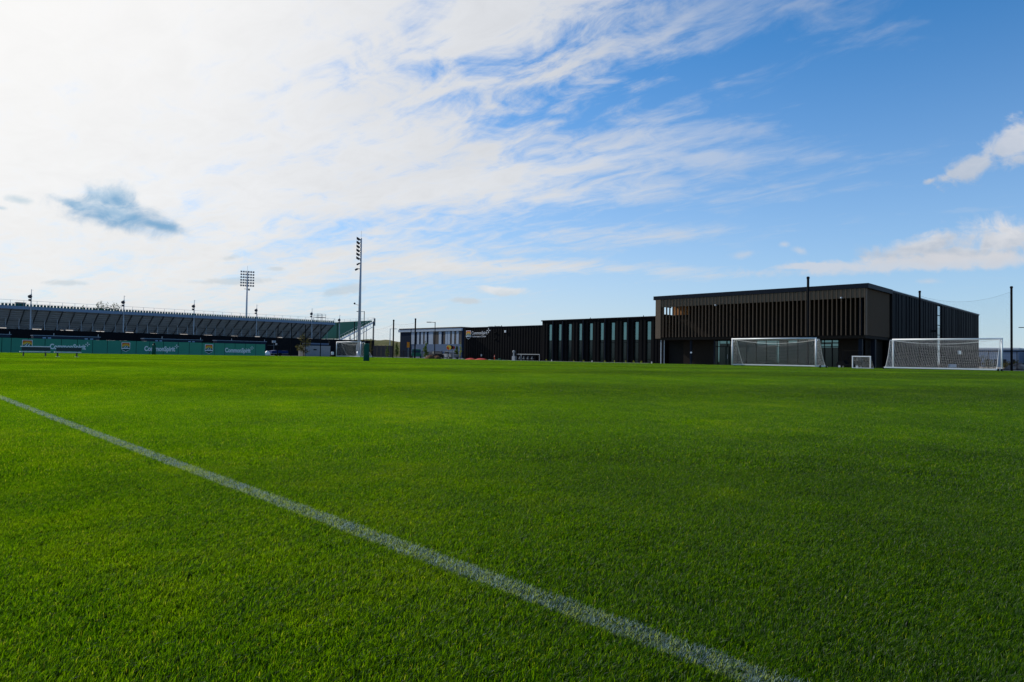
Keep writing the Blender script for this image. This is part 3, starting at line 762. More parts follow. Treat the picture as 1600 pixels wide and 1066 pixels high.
def striped_building():
    t = thing('striped_building', 'distant flat-roofed hall with pale blue, navy and taupe vertical wall panels', 'building')
    Y = 125.0; zb = -.2; XL, XR = ony(625, Y), ony(721, Y)
    z0 = zat(672, 538, ony(672, Y), Y); zt = 9.35; zf = 8.25
    b = MB(); b.box(XL, XR, Y+.2, Y+26, zb, zt-.3); b.build('body_wall', M_BLUEPANEL, t)
    f = MB(); f.box(XL-.6, XR+.2, Y-.35, Y+.19, zf, zt-.28); f.build('fascia', M_PALEBLUE, t)
    r = MB(); r.box(XL-.1, XR+.25, Y-.42, Y+26, zt-.275, zt+.05); r.build('roof', M_TAUPE, t)
    seg = [(625.4,643,'n'),(643,648,'w'),(648,652,'n'),(652,655.3,'w'),(655.3,658,'n'),(658,661.5,'w'),(661.5,664,'t'),(664,667,'w'),(667,670,'n'),(670,677,'w'),(677,686,'t'),(686,690,'w'),(690,693,'n'),(693,696.3,'t'),(696.3,699,'w'),(699,699.6,'n'),(699.6,703.5,'w'),(703.5,706.5,'t'),(706.5,710,'w'),(710,713.4,'t'),(713.4,717,'w'),(717,721,'t')]
    for a, c, k in seg:
        x0, x1 = ony(a, Y), ony(c, Y); q = MB(); low = zb if (k == 'n' and a < 640) else z0
        d = {'w': .0, 'n': .06, 't': .05}[k]
        q.box(x0, x1, Y-.12+d, Y+.19, low, zf-.004); q.build('wall_panel', {'w': M_PALEBLUE, 'n': M_BLUEPANEL, 't': M_TAUPE}[k], t)
    q = MB(); q.box(ony(643, Y), ony(652, Y), Y-.02, Y+.19, zb, z0-.004); q.box(ony(652, Y), XR, Y-.16, Y+.19, zb, z0-.004); q.build('base_panel', M_BLUEGREY, t)
    t2 = thing('warehouse', 'sliver of a blue-grey warehouse between the striped hall and the black building', 'building')
    x0, x1 = ony(719, 150), ony(735, 150); q = MB(); q.box(x0, x1, 150, 170, zb, 8.8); q.build('wall', M_BLUEGREY, t2)
    q = MB(); q.box(x0-.2, x1+.2, 149.8, 170, 8.805, 9.4); q.build('roof', M_PALEBLUE, t2)
striped_building()

def far_buildings():
    t = thing('warehouse', 'low pale blue-grey warehouse seen through the right end of the goal at far right', 'building')
    Y = 246; x0, x1 = ony(1512, Y), ony(1591, Y); z = zat(1550, 543.6, ony(1550, Y), Y); zs = zat(1550, 563, ony(1550, Y), Y)
    q = MB(); q.box(x0, x1, Y, Y+20, -.2, z-.5); q.build('wall', M_BLUEGREY, t)
    q = MB(); q.box(x0-.3, x1+.3, Y-.3, Y+20, z-.495, z); q.build('roof', M_PALEBLUE, t)
    q = MB()
    for i in range(6): a = x0+(x1-x0)*(i+.2)/6; q.box(a, a+.9, Y-.05, Y+.1, .0, 2.4)
    q.build('dock_door', M_NAVY, t)
    t = thing('warehouse', 'dark grey warehouse at the right edge of the photo behind the tall pole', 'building')
    Y = 262; x0, x1 = ony(1590, Y), ony(1690, Y); z = zat(1595, 545, ony(1595, Y), Y)
    q = MB(); q.box(x0, x1, Y, Y+20, -.2, z-.4); q.build('wall', M_TAUPE, t)
    q = MB(); q.box(x0-.3, x1+.3, Y-.3, Y+20, z-.395, z); q.build('roof', M_STEELGREY, t)
far_buildings()
#@@P4
# ------------------------------------------------------------------ grandstand, seen from behind
GX = -160.0
def grandstand():
    t = thing('grandstand', 'long steel grandstand seen from behind, rakers and plank undersides above the black screen', 'grandstand')
    y0, y1 = 6.0, onx(523, GX); ztop = zat(523, 504.5, GX, y1)
    run, rise, rows = .74, .40, 18
    # rows of planks and seats (each row a tread and a bench board)
    d = MB(); rs = MB()
    for k in range(rows):
        x = GX-.2-run*k; z = ztop-.35-rise*k
        d.box(x-run*.92, x, y0, y1, z-.05, z)
        d.box(x-.42, x-.12, y0, y1, z+.36, z+.40)
        rs.box(x-run*.92-.03, x-run*.92, y0, y1, z-rise-.02, z-.052)
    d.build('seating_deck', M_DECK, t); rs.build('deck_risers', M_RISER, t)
    n = 41
    for i in range(n):
        y = y0+.3+(y1-y0-.6)*i/(n-1)
        b = MB(); b.bar((GX-.25, y, ztop-.62), (GX-run*rows-.2, y, ztop-.62-rise*rows), .16, .30); b.build('raker_beam', M_FRAME, t)
        if i % 2 == 0 or True:
            c = MB(); xx = GX-2.9; c.box(xx-.05, xx+.05, y-.5, y-.40, -.1, ztop-.80-rise/run*2.9); c.build('column', M_GALV, t)
    br = MB()
    for i in range(0, n-1, 3):
        y = y0+.3+(y1-y0-.6)*i/(n-1); br.bar((GX-4.35, y, 4.2), (GX-4.35, y+1.9, ztop-3.2), .06)
    for z in (ztop-2.3, ztop-3.4): br.bar((GX-4.2, y0, z-.4), (GX-4.2, y1, z-.4), .07)
    br.build('bracing', M_FRAME, t)
    f = MB(); f.box(GX-.14, GX, y0, y1, ztop-.62, ztop); f.build('fascia', M_FASC, t)
    w = MB(); w.box(GX-1.0, GX-.16, y0, y1, ztop-.05, ztop); w.build('walkway', M_ALU, t)
    sp = (y1-y0-.6)/150; k = 0
    first = None; rest = MB()
    for i in range(150):
        y = y1-.4-sp*i
        if 50 <= i:
            if first is None:
                s = MB(); s.box(-.05, .05, -.20, .20, 0, .42); s.box(-.45, -.06, -.20, .20, .0, .05); first = s.build('seat', M_SEATGREEN, t); first.location = (GX-.2, y, ztop+.02)
            else:
                c = first.copy(); COL.objects.link(c); c.parent = t; c.location = (GX-.2, y, ztop+.02)
        else:
            rest.box(GX-.25, GX-.15, y-.20, y+.20, ztop+.02, ztop+.44)
    ro = rest.build('seat_row', M_SEATGREEN, t); ro['kind'] = 'stuff'
    g = MB(); m = 40
    for i in range(m+1):
        y = y0+(y1-y0)*i/m; g.bar((GX-.08, y, ztop), (GX-.08, y, ztop+1.15), .05)
    for z in (.55, 1.13): g.bar((GX-.08, y0, ztop+z), (GX-.08, y1, ztop+z), .04)
    for k in range(rows):   # sloping rail at the far end
        pass
    g.bar((GX-.1, y1, ztop+1.1), (GX-run*rows, y1, ztop+1.1-rise*rows), .05)
    g.build('guard_rail', M_GALV, t)
    return ztop
GZ = grandstand()

def press_platform():
    t = thing('camera_platform', 'small railed scaffold platform on the top of the grandstand near its right end', 'platform')
    x = GX-3; y0, y1 = onx(493.5, x), onx(507, x); zt = zat(500, 490.5, x, y0); zf = zat(500, 495.5, x, y0)
    q = MB(); q.box(x-1.4, x+.4, y0, y1, zf-.12, zf); q.build('deck', M_FRAME, t)
    q = MB()
    for y in (y0, (y0+y1)/2, y1):
        for xx in (x-1.4, x+.4): q.bar((xx, y, GZ-1.6), (xx, y, zt), .06)
    for z in (zt, (zt+zf)/2):
        for xx in (x-1.4, x+.4): q.bar((xx, y0, z), (xx, y1, z), .05)
    q.build('rail', M_FRAME, t)
    t = thing('roof_booth', 'low tan box standing on the grandstand top left of the first speaker pole', 'box')
    x = GX-1.6; y0, y1 = onx(23, x), onx(38, x); z0 = GZ
    q = MB(); q.box(x-.9, x+.2, y0, y1, z0, zat(30, 472.2, x, y0)-.08); q.build('cabin', M_TAUPE, t)
    q = MB(); q.box(x-1.0, x+.3, y0-.1, y1+.1, zat(30, 472.2, x, y0)-.075, zat(30, 472.2, x, y0)); q.build('lid', M_STEELGREY, t)
press_platform()

def speaker_pole():
    t = thing('speaker_pole', '', 'speaker pole', group='speaker poles along the grandstand')
    p = MB(); p.tube([(0,0,0), (0,0,1.0)], .09, 8); po = p.build('pole', M_GALV, t)
    return t
spk = [(46.5, 452, 'speaker pole on the grandstand nearest the left edge, above the two benches'), (192, 462, 'speaker pole on the grandstand just right of the distant tree tops'),
       (302, 469, 'speaker pole on the grandstand midway between the tree tops and the stadium floodlight'), (400, 476, 'speaker pole just right of the stadium floodlight mast'),
       (486.5, 482, 'speaker pole just left of the railed platform on the grandstand'), (530, 492, 'shortest speaker pole, in the gap between the two stands')]
for px, py, lab in spk:
    x = GX+.25; y = onx(px, x); zt = zat(px, py, x, y)
    t = thing('speaker_pole', lab, 'speaker pole', (x, y, -.1), 0, 'speaker poles along the grandstand')
    h = zt+.1
    p = MB(); p.tube([(0,0,0), (0,0,h*.62)], .13, 8); p.tube([(0,0,h*.62), (0,0,h-.9)], .10, 8); p.tube([(0,0,h-.9), (0,0,h)], .05, 6); p.bar((0,0,h-.15), (.1,.35,h-.15), .03); p.build('pole', M_GALV, t)
    b = MB(); b.ball((.12, -.22, h-1.45), .38, 10, 7, 1.0); b.bar((0,0,h-1.4), (.1,-.2,h-1.4), .08); b.build('horn_speaker', M_HOUSING, t)
    b = MB(); b.box(-.18, .18, -.42, -.02, h-2.35, h-1.98); b.bar((0,0,h-2.2), (.05,-.2,h-2.2), .07); b.build('small_speaker', M_HOUSING, t)

def end_stand():
    t = thing('end_stand', 'smaller stand with green seats and an open stepped truss end beyond the grandstand', 'grandstand')
    xe = GX+.3; ya, yb = onx(531, xe), onx(584, xe); zb_ = zat(584, 502.5, xe, yb); za = zat(531, 530.5, xe, ya); rows = 16
    d = MB(); s = MB()
    for k in range(rows):
        y = ya+(yb-ya)*k/rows; z = za+(zb_-za)*(k+.4)/rows; dy = (yb-ya)/rows
        d.box(xe-46, xe-.1, y, y+dy*.97, z-.06, z)
        s.box(xe-46, xe-.6, y+dy*.45, y+dy*.55, z+.08, z+.50); s.box(xe-46, xe-.6, y+dy*.1, y+dy*.45, z+.10, z+.16)
    d.build('seating_deck', M_SEATGREEN, t); s.build('seat_rows', M_SEATGREEN, t)
    b = MB(); b.bar((xe, ya, za-.15), (xe, yb, zb_-.15), .14, .42); b.bar((xe, ya+1.5, za-1.1), (xe, yb, zb_-1.35), .12, .14)
    for k in range(9):
        u_ = k/8; y = ya+(yb-ya)*u_; b.bar((xe, y, za+(zb_-za)*u_-.2), (xe, y+.4, za-1.1+(zb_-za)*u_), .08)
    b.build('stringer_truss', M_WHITE, t)
    c = MB()
    for k in range(5):
        u_ = .08+.92*k/4; y = ya+(yb-ya)*u_
        for xx in (xe-.05, xe-9, xe-18, xe-27): c.bar((xx, y, -.1), (xx, y, za+(zb_-za)*u_-.5), .13)
        if k: c.bar((xe-.1, ya+(yb-ya)*(u_-.2), .6), (xe-.1, y, 3+(zb_-za)*u_*.5), .07)
    for z in (2.6, 4.6): c.bar((xe-.08, ya+3, z), (xe-.08, yb, z), .10)
    c.build('support_frame', M_FRAME, t)
    g = MB(); 
    for k in range(14): x = xe-3.2*k; g.bar((x, yb, zb_), (x, yb, zb_+1.1), .05)
    for z in (.6, 1.1): g.bar((xe, yb, zb_+z), (xe-44, yb, zb_+z), .04)
    for k in range(9): u_ = k/8; g.bar((xe, ya+(yb-ya)*u_, za+(zb_-za)*u_), (xe, ya+(yb-ya)*u_, za+(zb_-za)*u_+1.05), .04)
    g.bar((xe, ya, za+1.05), (xe, yb, zb_+1.05), .05); g.build('guard_rail', M_GALV, t)
    e = MB(); e.box(xe-.1, xe+.1, yb-.1, yb+.35, zb_-1.2, zb_+.9); e.build('end_panel', M_FRAME, t)
end_stand()

def black_screen():
    t = thing('black_windscreen_fence', 'tall black windscreen fence running under the grandstand behind the green fence', 'fence')
    x = -150.0; y0, y1 = 4.0, onx(585, x); n = 28
    for i in range(n):
        a, b = y0+(y1-y0)*i/n, y0+(y1-y0)*(i+1)/n
        za = zat(300, 523.2, x, onx(300, x))
        q = MB(); q.box(x-.02, x+.02, a+.03, b-.03, -.1, za); q.build('screen_panel', M_SCREEN, t)
        q = MB(); q.tube([(x-.06, a, -.1), (x-.06, a, za+.08)], .05, 6); q.build('fence_post', M_BLACK, t)
    # strip lights under the stand
    k = 0
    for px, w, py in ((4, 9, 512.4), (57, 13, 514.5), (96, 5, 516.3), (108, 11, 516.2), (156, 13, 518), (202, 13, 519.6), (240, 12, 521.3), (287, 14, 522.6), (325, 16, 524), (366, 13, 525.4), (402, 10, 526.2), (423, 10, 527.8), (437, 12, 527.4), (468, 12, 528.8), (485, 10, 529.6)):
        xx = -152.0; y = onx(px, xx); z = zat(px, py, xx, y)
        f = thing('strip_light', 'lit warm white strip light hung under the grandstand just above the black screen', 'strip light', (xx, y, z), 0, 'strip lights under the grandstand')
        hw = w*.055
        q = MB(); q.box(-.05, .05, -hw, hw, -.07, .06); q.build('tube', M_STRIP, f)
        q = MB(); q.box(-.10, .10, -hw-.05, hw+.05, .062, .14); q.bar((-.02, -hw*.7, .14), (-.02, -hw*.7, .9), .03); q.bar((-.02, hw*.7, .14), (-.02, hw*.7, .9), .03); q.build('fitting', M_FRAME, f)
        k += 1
black_screen()

def floodlight(label, nl=6):
    t = thing('floodlight_mast', label, 'floodlight', group='floodlight masts')
    H = 23.9; wa = .32*nl-.17
    m = MB(); m.tube([(0,0,-.2), (0,0,H*.5), (0,0,H)], .34, 12, .15); m.tube([(0,0,-.2), (0,0,1.2)], .42, 12); m.build('mast', M_GALV, t, True)
    for r in range(6):
        z = H-.25-r*.78
        a = MB(); a.box(-wa, wa, -.26, -.14, z-.05, z+.05); arm = a.build('crossarm', M_GALV, t)
        for k in range(nl):
            x = .64*(k-(nl-1)/2)
            l = MB(); l.obox((x, -.58, z+.06), .20, .30, .09, 0, math.radians(-30)); l.obox((x, -.62, z+.20), .22, .32, .015, 0, math.radians(-30)); l.bar((x, -.2, z), (x, -.4, z), .07)
            lo = l.build('lamp', M_HOUSING, arm)
            l = MB(); l.obox((x, -.87, z-.20), .19, .012, .12, 0, math.radians(28)); l.build('lamp_lens', M_LAMPGLASS, lo) if False else None
    b = MB(); b.box(-.75, .75, -.3, -.1, H-5.1, H-5.0); b.obox((-.5, -.5, H-5.15), .2, .3, .14, 0, .5); b.build('lower_lamp', M_HOUSING, t)
    b = MB(); b.box(-.15, .15, -.9, -.1, H-6.2, H-6.1); b.obox((0, -.8, H-6.3), .2, .3, .16, 0, .5); b.build('lower_lamp', M_HOUSING, t)
    b = MB(); b.box(-.28, .28, -.5, -.3, 1.4, 2.6); b.build('control_box', M_GALV, t)
    b = MB(); b.bar((0, 0, 10.4), (-.9, -.9, 10.7), .06); b.ball((-1.0, -1.0, 10.85), .2, 8, 6); b.build('camera_dome', M_HOUSING, t)
    b = MB(); b.tube([(0,0,H), (0,0,H+1.5)], .025, 5); b.build('lightning_rod', M_GALV, t)
    return t
x, y = P(561, 131)
fl = floodlight('tall grey floodlight mast beside the pitch, its lamps seen edge-on above the far-left goal', 3); fl.location = (x, y, zg(x, y)); fl.rotation_euler = (0, 0, math.radians(-30))
x, y = P(384, 184)
f2 = floodlight('floodlight mast rising behind the grandstand, its six rows of lamps seen square-on'); f2.location = (x, y, -.1); f2.rotation_euler = (0, 0, math.radians(247))
for ch in list(f2.children):
    if ch.name.startswith('camera_dome'): bpy.data.objects.remove(ch)
b = MB(); b.bar((-.9, 0, 10.6), (.9, 0, 10.6), .12); b.build('step_bracket', M_GALV, f2)

# ------------------------------------------------------------------ green printed windscreen fence
FX = -104.0
def green_fence():
    t = thing('windscreen_fence', 'green windscreen fence printed with white lettering and three shield emblems, left', 'fence')
    seams = [-26, 3, 17.6, 44, 70.5, 96, 121, 145, 168, 190, 213, 234, 255.5, 279, 296, 316, 335.5, 351.5, 367.5, 383.5, 399.8, 414.6]
    zt = lambda px: zat(px, 528+.0242*px, FX, onx(px, FX))
    zc = sum(zt(p) for p in (10, 200, 400))/3
    for i in range(len(seams)-1):
        a, b = onx(seams[i], FX), onx(seams[i+1], FX); zl = zg(FX, (a+b)/2)
        q = MB(); q.box(FX, FX+.02, a+.03, b-.03, zl-.02, zc); q.build('windscreen_panel', M_GREEN2 if seams[i] > 275 else M_GREEN, t)
    for s in seams:
        y = onx(s, FX); q = MB(); q.tube([(FX-.05, y, -.1), (FX-.05, y, zc+.03)], .04, 6); q.build('fence_post', M_BLACK, t)
    q = MB(); q.bar((FX-.05, onx(-26, FX), zc+.03), (FX-.05, onx(414.6, FX), zc+.03), .04); q.build('top_rail', M_BLACK, t)
    xs = FX+.025
    for a, b, top in ((34.5, 51, 531.2), (190, 203.5, 535.2), (320.3, 333, 538.2)):
        ya, yb = onx(a, xs), onx(b, xs); w = yb-ya; z1 = zat((a+b)/2, top, xs, (ya+yb)/2); h = min(w*1.22, z1-zg(FX, ya)-.12)
        emblem(t, (xs, ya, z1-w*1.22 if True else 0), (0, 1, 0), (1, 0, 0), w)
    for a, b, st, py, sy in ((78, 134.5, 137, 545, 538.2), (225.8, 274, 276.3, 548, 541.6), (352, 392, 394, 550.2, 544)):
        ya, yb = onx(a, xs), onx(b, xs)
        text('lettering', 'CommonSpirit', .95, (xs, ya, zat(a, py, xs, ya)-.02), (PI/2, 0, PI/2), M_LETTER, t, .02, yb-ya, .035)
        y = onx(st, xs); star_mark(t, (xs, y, zat(st, sy, xs, y)), (0, 1, 0), (1, 0, 0), .62, M_LETTER)
green_fence()

def shelters():
    for px0, px1, py, lamps, lab in ((52, 156, 523.6, (69, 77, 134.5, 143), 'dark blue team shelter with four pale blue lamps behind the benches'),
                               (226, 316, 528.6, (244.5, 251, 296, 302), 'dark blue team shelter behind the middle lettering of the green fence'),
                               (339, 416, 531.6, (), 'dark blue team shelter with no lamps behind the right end of the green fence'),
                               (-30, 16, 521, (), 'dark blue team shelter at the left edge behind the green fence')):
        x = -114.0; y0, y1 = onx(px0, x), onx(px1, x); zt = zat(px0, py, x, y0)
        t = thing('team_shelter', lab, 'shelter', group='team shelters behind the green fence')
        q = MB(); q.box(x-1.6, x, y0, y1, -.1, zt-.08); q.build('wall', M_BLUEMETAL, t)
        q = MB(); q.box(x-1.75, x+.12, y0-.1, y1+.1, zt-.075, zt); q.build('roof', M_FASC, t)
        for p in lamps:
            y = onx(p, x); q = MB(); q.box(x+.0, x+.1, y-.19, y+.19, zt-.50, zt-.28); q.build('wall_lamp', M_BLUELIGHT, t)
        for f_ in (.3, .98):
            y = y0+(y1-y0)*f_; q = MB(); q.bar((x-.3, y, zt), (x-.3, y, zt+.35), .06); q.build('roof_vent', M_GALV, t)
    for px in (152, 168, 173, 178, 189, 196, 227):
        x = -109; y = onx(px, x); t = thing('storage_tub', 'small pale tub just showing above the green fence between two team shelters', 'tub', (x, y, zg(x, y)), 0, 'pale tubs behind the green fence')
        z = zat(px, 531.6+(px-160)*.024, x, y)-zg(x, y)
        q = MB(); q.lathe([(.16, 0), (.22, z-.12), (.24, z-.1)], n=10); q.build('tub', M_STEELGREY, t)
        q = MB(); q.lathe([(.25, z-.098), (.25, z-.03), (.1, z)], n=10); q.build('lid', M_CREAM, t)
shelters()

# ------------------------------------------------------------------ goals
def net_wires(bm, grid, r, sub=1):
    """grid: rows of points; a cord along every row and column"""
    R = len(grid); C = len(grid[0])
    for row in grid: ribbon(bm, row, r)
    for c in range(C): ribbon(bm, [grid[i][c] for i in range(R)], r)
def ribbon(bm, pts, r):
    pts = [Vector(p) for p in pts]; vs = []; fs = []
    for i, p in enumerate(pts):
        d = (pts[min(i+1, len(pts)-1)]-pts[max(i-1, 0)])
        d = d.normalized() if d.length > 1e-6 else Vector((0,0,1))
        q = Vector((0, 0, 1)) if abs(d.z) < .8 else Vector((0, 1, 0))
        x = d.cross(q).normalized(); y = x.cross(d)
        for k in range(3):
            a = 2*PI*k/3; vs.append(p+x*(r*math.cos(a))+y*(r*math.sin(a)))
    for i in range(len(pts)-1):
        for k in range(3): a = i*3+k; b = i*3+(k+1) % 3; fs.append((a, b, b+3, a+3))
    bm.add(vs, fs)
def goal(label):
    """full-size wheeled goal; mouth at local y = 0 facing -y, net to +y"""
    t = thing('football_goal', label, 'goal', group='full-size white portable goals')
    W2, HZ, b0 = 3.72, 2.56, .16
    for sx in (-1, 1):
        p = MB(); p.tube([(sx*W2, 0, b0), (sx*W2, 0, HZ-.06)], .062, 12); p.build('goalpost', M_WHITE, t, True)
        p = MB(); p.bar((sx*W2, .0, b0+.0), (sx*W2, 2.35, b0), .11, .10); p.build('side_base_bar', M_WHITE, t)
        p = MB(); p.tube([(sx*W2, .05, HZ-.10), (sx*W2, .85, HZ-.14)], .024, 6); p.tube([(sx*W2, .05, HZ-.42), (sx*W2, .55, HZ-.13)], .016, 6); p.build('net_support', M_WHITE, t)
        p = MB(); p.tube([(sx*W2, 2.1, b0), (sx*(W2-.02), 1.55, 1.0), (sx*W2, .88, HZ-.15)], .014, 6); p.build('net_corner_rope', M_NET, t)
        for y in (.75, 2.2):
            w = MB(); w.tube([(sx*(W2+.05), y, .11), (sx*(W2+.16), y, .11)], .11, 14); wo = w.build('wheel', M_RUBBER, t)
            w = MB(); w.tube([(sx*(W2+.04), y, .11), (sx*(W2+.17), y, .11)], .045, 8); w.build('hub', M_ALU, wo)
    p = MB(); p.tube([(-W2-.062, 0, HZ-.06), (W2+.062, 0, HZ-.06)], .062, 12); p.build('crossbar', M_WHITE, t, True)
    p = MB(); p.bar((-W2, 2.35, b0), (W2, 2.35, b0), .10, .10); p.build('rear_base_bar', M_WHITE, t)
    nb = MB()
    nx, nv = 62, 26
    prof = []
    for k in range(nv+1):
        v = k/nv
        if v < .25: a = v/.25; prof.append((.06+.80*a, HZ-.10-.03*a))
        else: a = (v-.25)/.75; prof.append((.86+1.40*a**1.5, HZ-.13-(HZ-.13-b0)*a))
    grid = []
    for k, (y, z) in enumerate(prof):
        row = []; v = k/nv
        for i in range(nx+1):
            x = -W2+2*W2*i/nx; u_ = 2*i/nx-1
            sag = (1-u_*u_)*(.34*math.exp(-((v-.25)/.14)**2)+.05*math.sin(v*9+x)*(v > .3))
            row.append((x, y-(1-u_*u_)*.12*math.sin(PI*min(max((v-.25)/.75, 0), 1)), max(z-sag, b0)))
        grid.append(row)
    net_wires(nb, grid, .0029)
    for sx in (-1, 1):
        g2 = []
        for k in range(17):
            z = b0+(HZ-.12-b0)*k/16; row = []
            a = (HZ-.13-z)/(HZ-.13-b0); yb = .86+1.40*max(a, 0)**1.5
            for j in range(13): row.append((sx*(W2-.02-.05*math.sin(PI*j/12)), .04+(yb-.04)*j/12, z))
            g2.append(row)
        net_wires(nb, g2, .0029)
    ribbon(nb, [grid[int(nv*.25)][i] for i in range(nx+1)], .014)
    nb.build('net', M_NET, t)
    return t
def gpos(pxl, dl, pxr, dr):
    a = Vector(P(pxl, dl)); b = Vector(P(pxr, dr)); c = (a+b)/2; return c.x, c.y
cx, cy = -24.72, 57.1
g1 = goal('white wheeled goal with its mouth towards the camera in front of the finned hall'); g1.location = (cx, cy, zg(cx, cy))
g1.rotation_euler = (0, 0, .0)
cx, cy = -12.75, 62.0
g2 = dup(g1, (cx, cy, zg(cx, cy)), PI, 'white wheeled goal turned away, its net and rear base bar towards the camera, far right')
cx, cy = -94.7, 56.8
g3 = dup(g1, (cx, cy, zg(cx, cy)), 0, 'most distant white goal, by the foot of the floodlight mast on the left')

def mini_goal():
    x, y = P(1346, 56); t = thing('mini_goal', 'small white training goal standing between the two big goals on the right', 'goal', (x, y, zg(x, y)))
    W2, H = .70, 1.03
    p = MB()
    for sx in (-1, 1): p.tube([(sx*W2, 0, .04), (sx*W2, 0, H)], .045, 10)
    p.tube([(-W2-.045, 0, H), (W2+.045, 0, H)], .045, 10); p.build('frame', M_WHITE, t)
    p = MB(); p.bar((-W2, 0, .05), (W2, 0, .05), .06)
    for sx in (-1, 1): p.bar((sx*W2, 0, .05), (sx*W2, .9, .05), .06)
    p.bar((-W2, .9, .05), (W2, .9, .05), .06); p.build('base', M_WHITE, t)
    nb = MB(); grid = []
    for k in range(13):
        v = k/12; y_, z_ = (.9*v*.3, H) if v < .2 else (.054+.846*(v-.2)/.8, H-(H-.06)*(v-.2)/.8); grid.append([(-W2+2*W2*i/14, y_, z_) for i in range(15)])
    net_wires(nb, grid, .004); nb.build('net', M_NET, t)
mini_goal()

# ------------------------------------------------------------------ benches and dummies
M_BENCH = mat('bench_paint', (.042, .055, .055), .6)
def benches():
    # left: pale top edge; right: feet in white pads
    for pxc, L, lab, pads in ((56, 1.74, 'left bench of the pair, its long dark backrest capped by a pale rail', False), (107, 1.56, 'right bench of the pair, with white feet pads under its two legs', True)):
        x, y = P(pxc, 48.5); t = thing('bench', lab, 'bench', (x, y, zg(x, y)), 0, 'benches in front of the green fence')
        h = L/2
        b = MB(); b.box(.18, .215, -h, h, .46, .72); b.build('backrest', M_BENCH, t, bevel=.006)
        if not pads: b = MB(); b.box(.16, .24, -h-.06, h+.02, .722, .790); b.build('top_rail', M_WHITE, t)
        b = MB(); b.box(-.24, .14, -h-.06, h+.04, .34, .40); b.build('seat', M_WHITE, t, bevel=.006)
        for sy in (-h*.82, h*.72):
            l = MB(); l.bar((.05, sy, .36), (.10, sy, .02), .045); l.bar((-.18, sy, .36), (-.22, sy, .02), .045); l.bar((-.05, sy, .34), (.19, sy, .62), .05)
            l.bar((-.26, sy, .02), (.2, sy, .02), .05); lo = l.build('leg', M_BENCH, t)
            if pads: l = MB(); l.box(-.30, .26, sy-.10, sy+.10, .0, .045); l.build('foot_pad', M_WHITE, lo)
benches()
def dummies():
    for px, d, hh, lab in ((573, 52, 1.66, 'padded green training dummy with a dark neck, alone on the pitch near the far-left goal'), (241, 91, 1.62, 'dark green training dummy in front of the middle lettering on the green fence')):
        x, y = P(px, d); t = thing('training_dummy', lab, 'training dummy', (x, y, zg(x, y)), .5, 'training dummies')
        k = hh/1.66
        b = MB(); b.lathe([(.20, .02), (.235, .05), (.23, .6), (.225, 1.30), (.215, 1.38), (.17, 1.43)], n=18); body = b.build('padded_body', M_DKGREEN, t, True)
        b = MB(); b.lathe([(.13, 1.425), (.13, 1.60), (.11, 1.66)], n=14); b.build('neck', M_BLACK, t, True)
        b = MB()
        for a in (0, 2.1, 4.2): b.bar((.232*math.cos(a), .232*math.sin(a), .08), (.226*math.cos(a), .226*math.sin(a), 1.34), .018)
        b.build('seam_strap', M_BLACK, body)
        b = MB(); b.lathe([(.24, 0), (.24, .05), (.2, .06)], n=18); b.build('base', M_BLACK, t)
        t.scale = (1, 1, k)
dummies()
#@@P5
# ------------------------------------------------------------------ net poles and nets
def wire_net(t, pts_top, pts_bot, n, m, r, mt, name='netting'):
    b = MB(); g = []
    for k in range(m+1): g.append([Vector(a).lerp(Vector(c), k/m) for a, c in zip(pts_top, pts_bot)])
    for row in g: ribbon(b, row, r)
    L = len(pts_top)
    for i in range(n+1):
        f = i/n*(L-1); j = min(int(f), L-2); e = f-j
        ribbon(b, [g[0][j].lerp(g[0][j+1], e), g[m][j].lerp(g[m][j+1], e)], r)
    ribbon(b, pts_top, r*4); return b.build(name, mt, t)
M_NETB = mat('black_net', (.03, .03, .034), .8)
def pole_obj(t, x, y, z0, z1, r=.11):
    p = MB(); p.tube([(x, y, z0), (x, y, z1)], r, 10); po = p.build('pole', M_BLACK, t)
    p = MB(); p.lathe([(r*1.25, -.12), (r*1.35, 0), (r*.9, .10)], (x, y, z1), 10); p.build('pole_cap', M_BLACK, po)
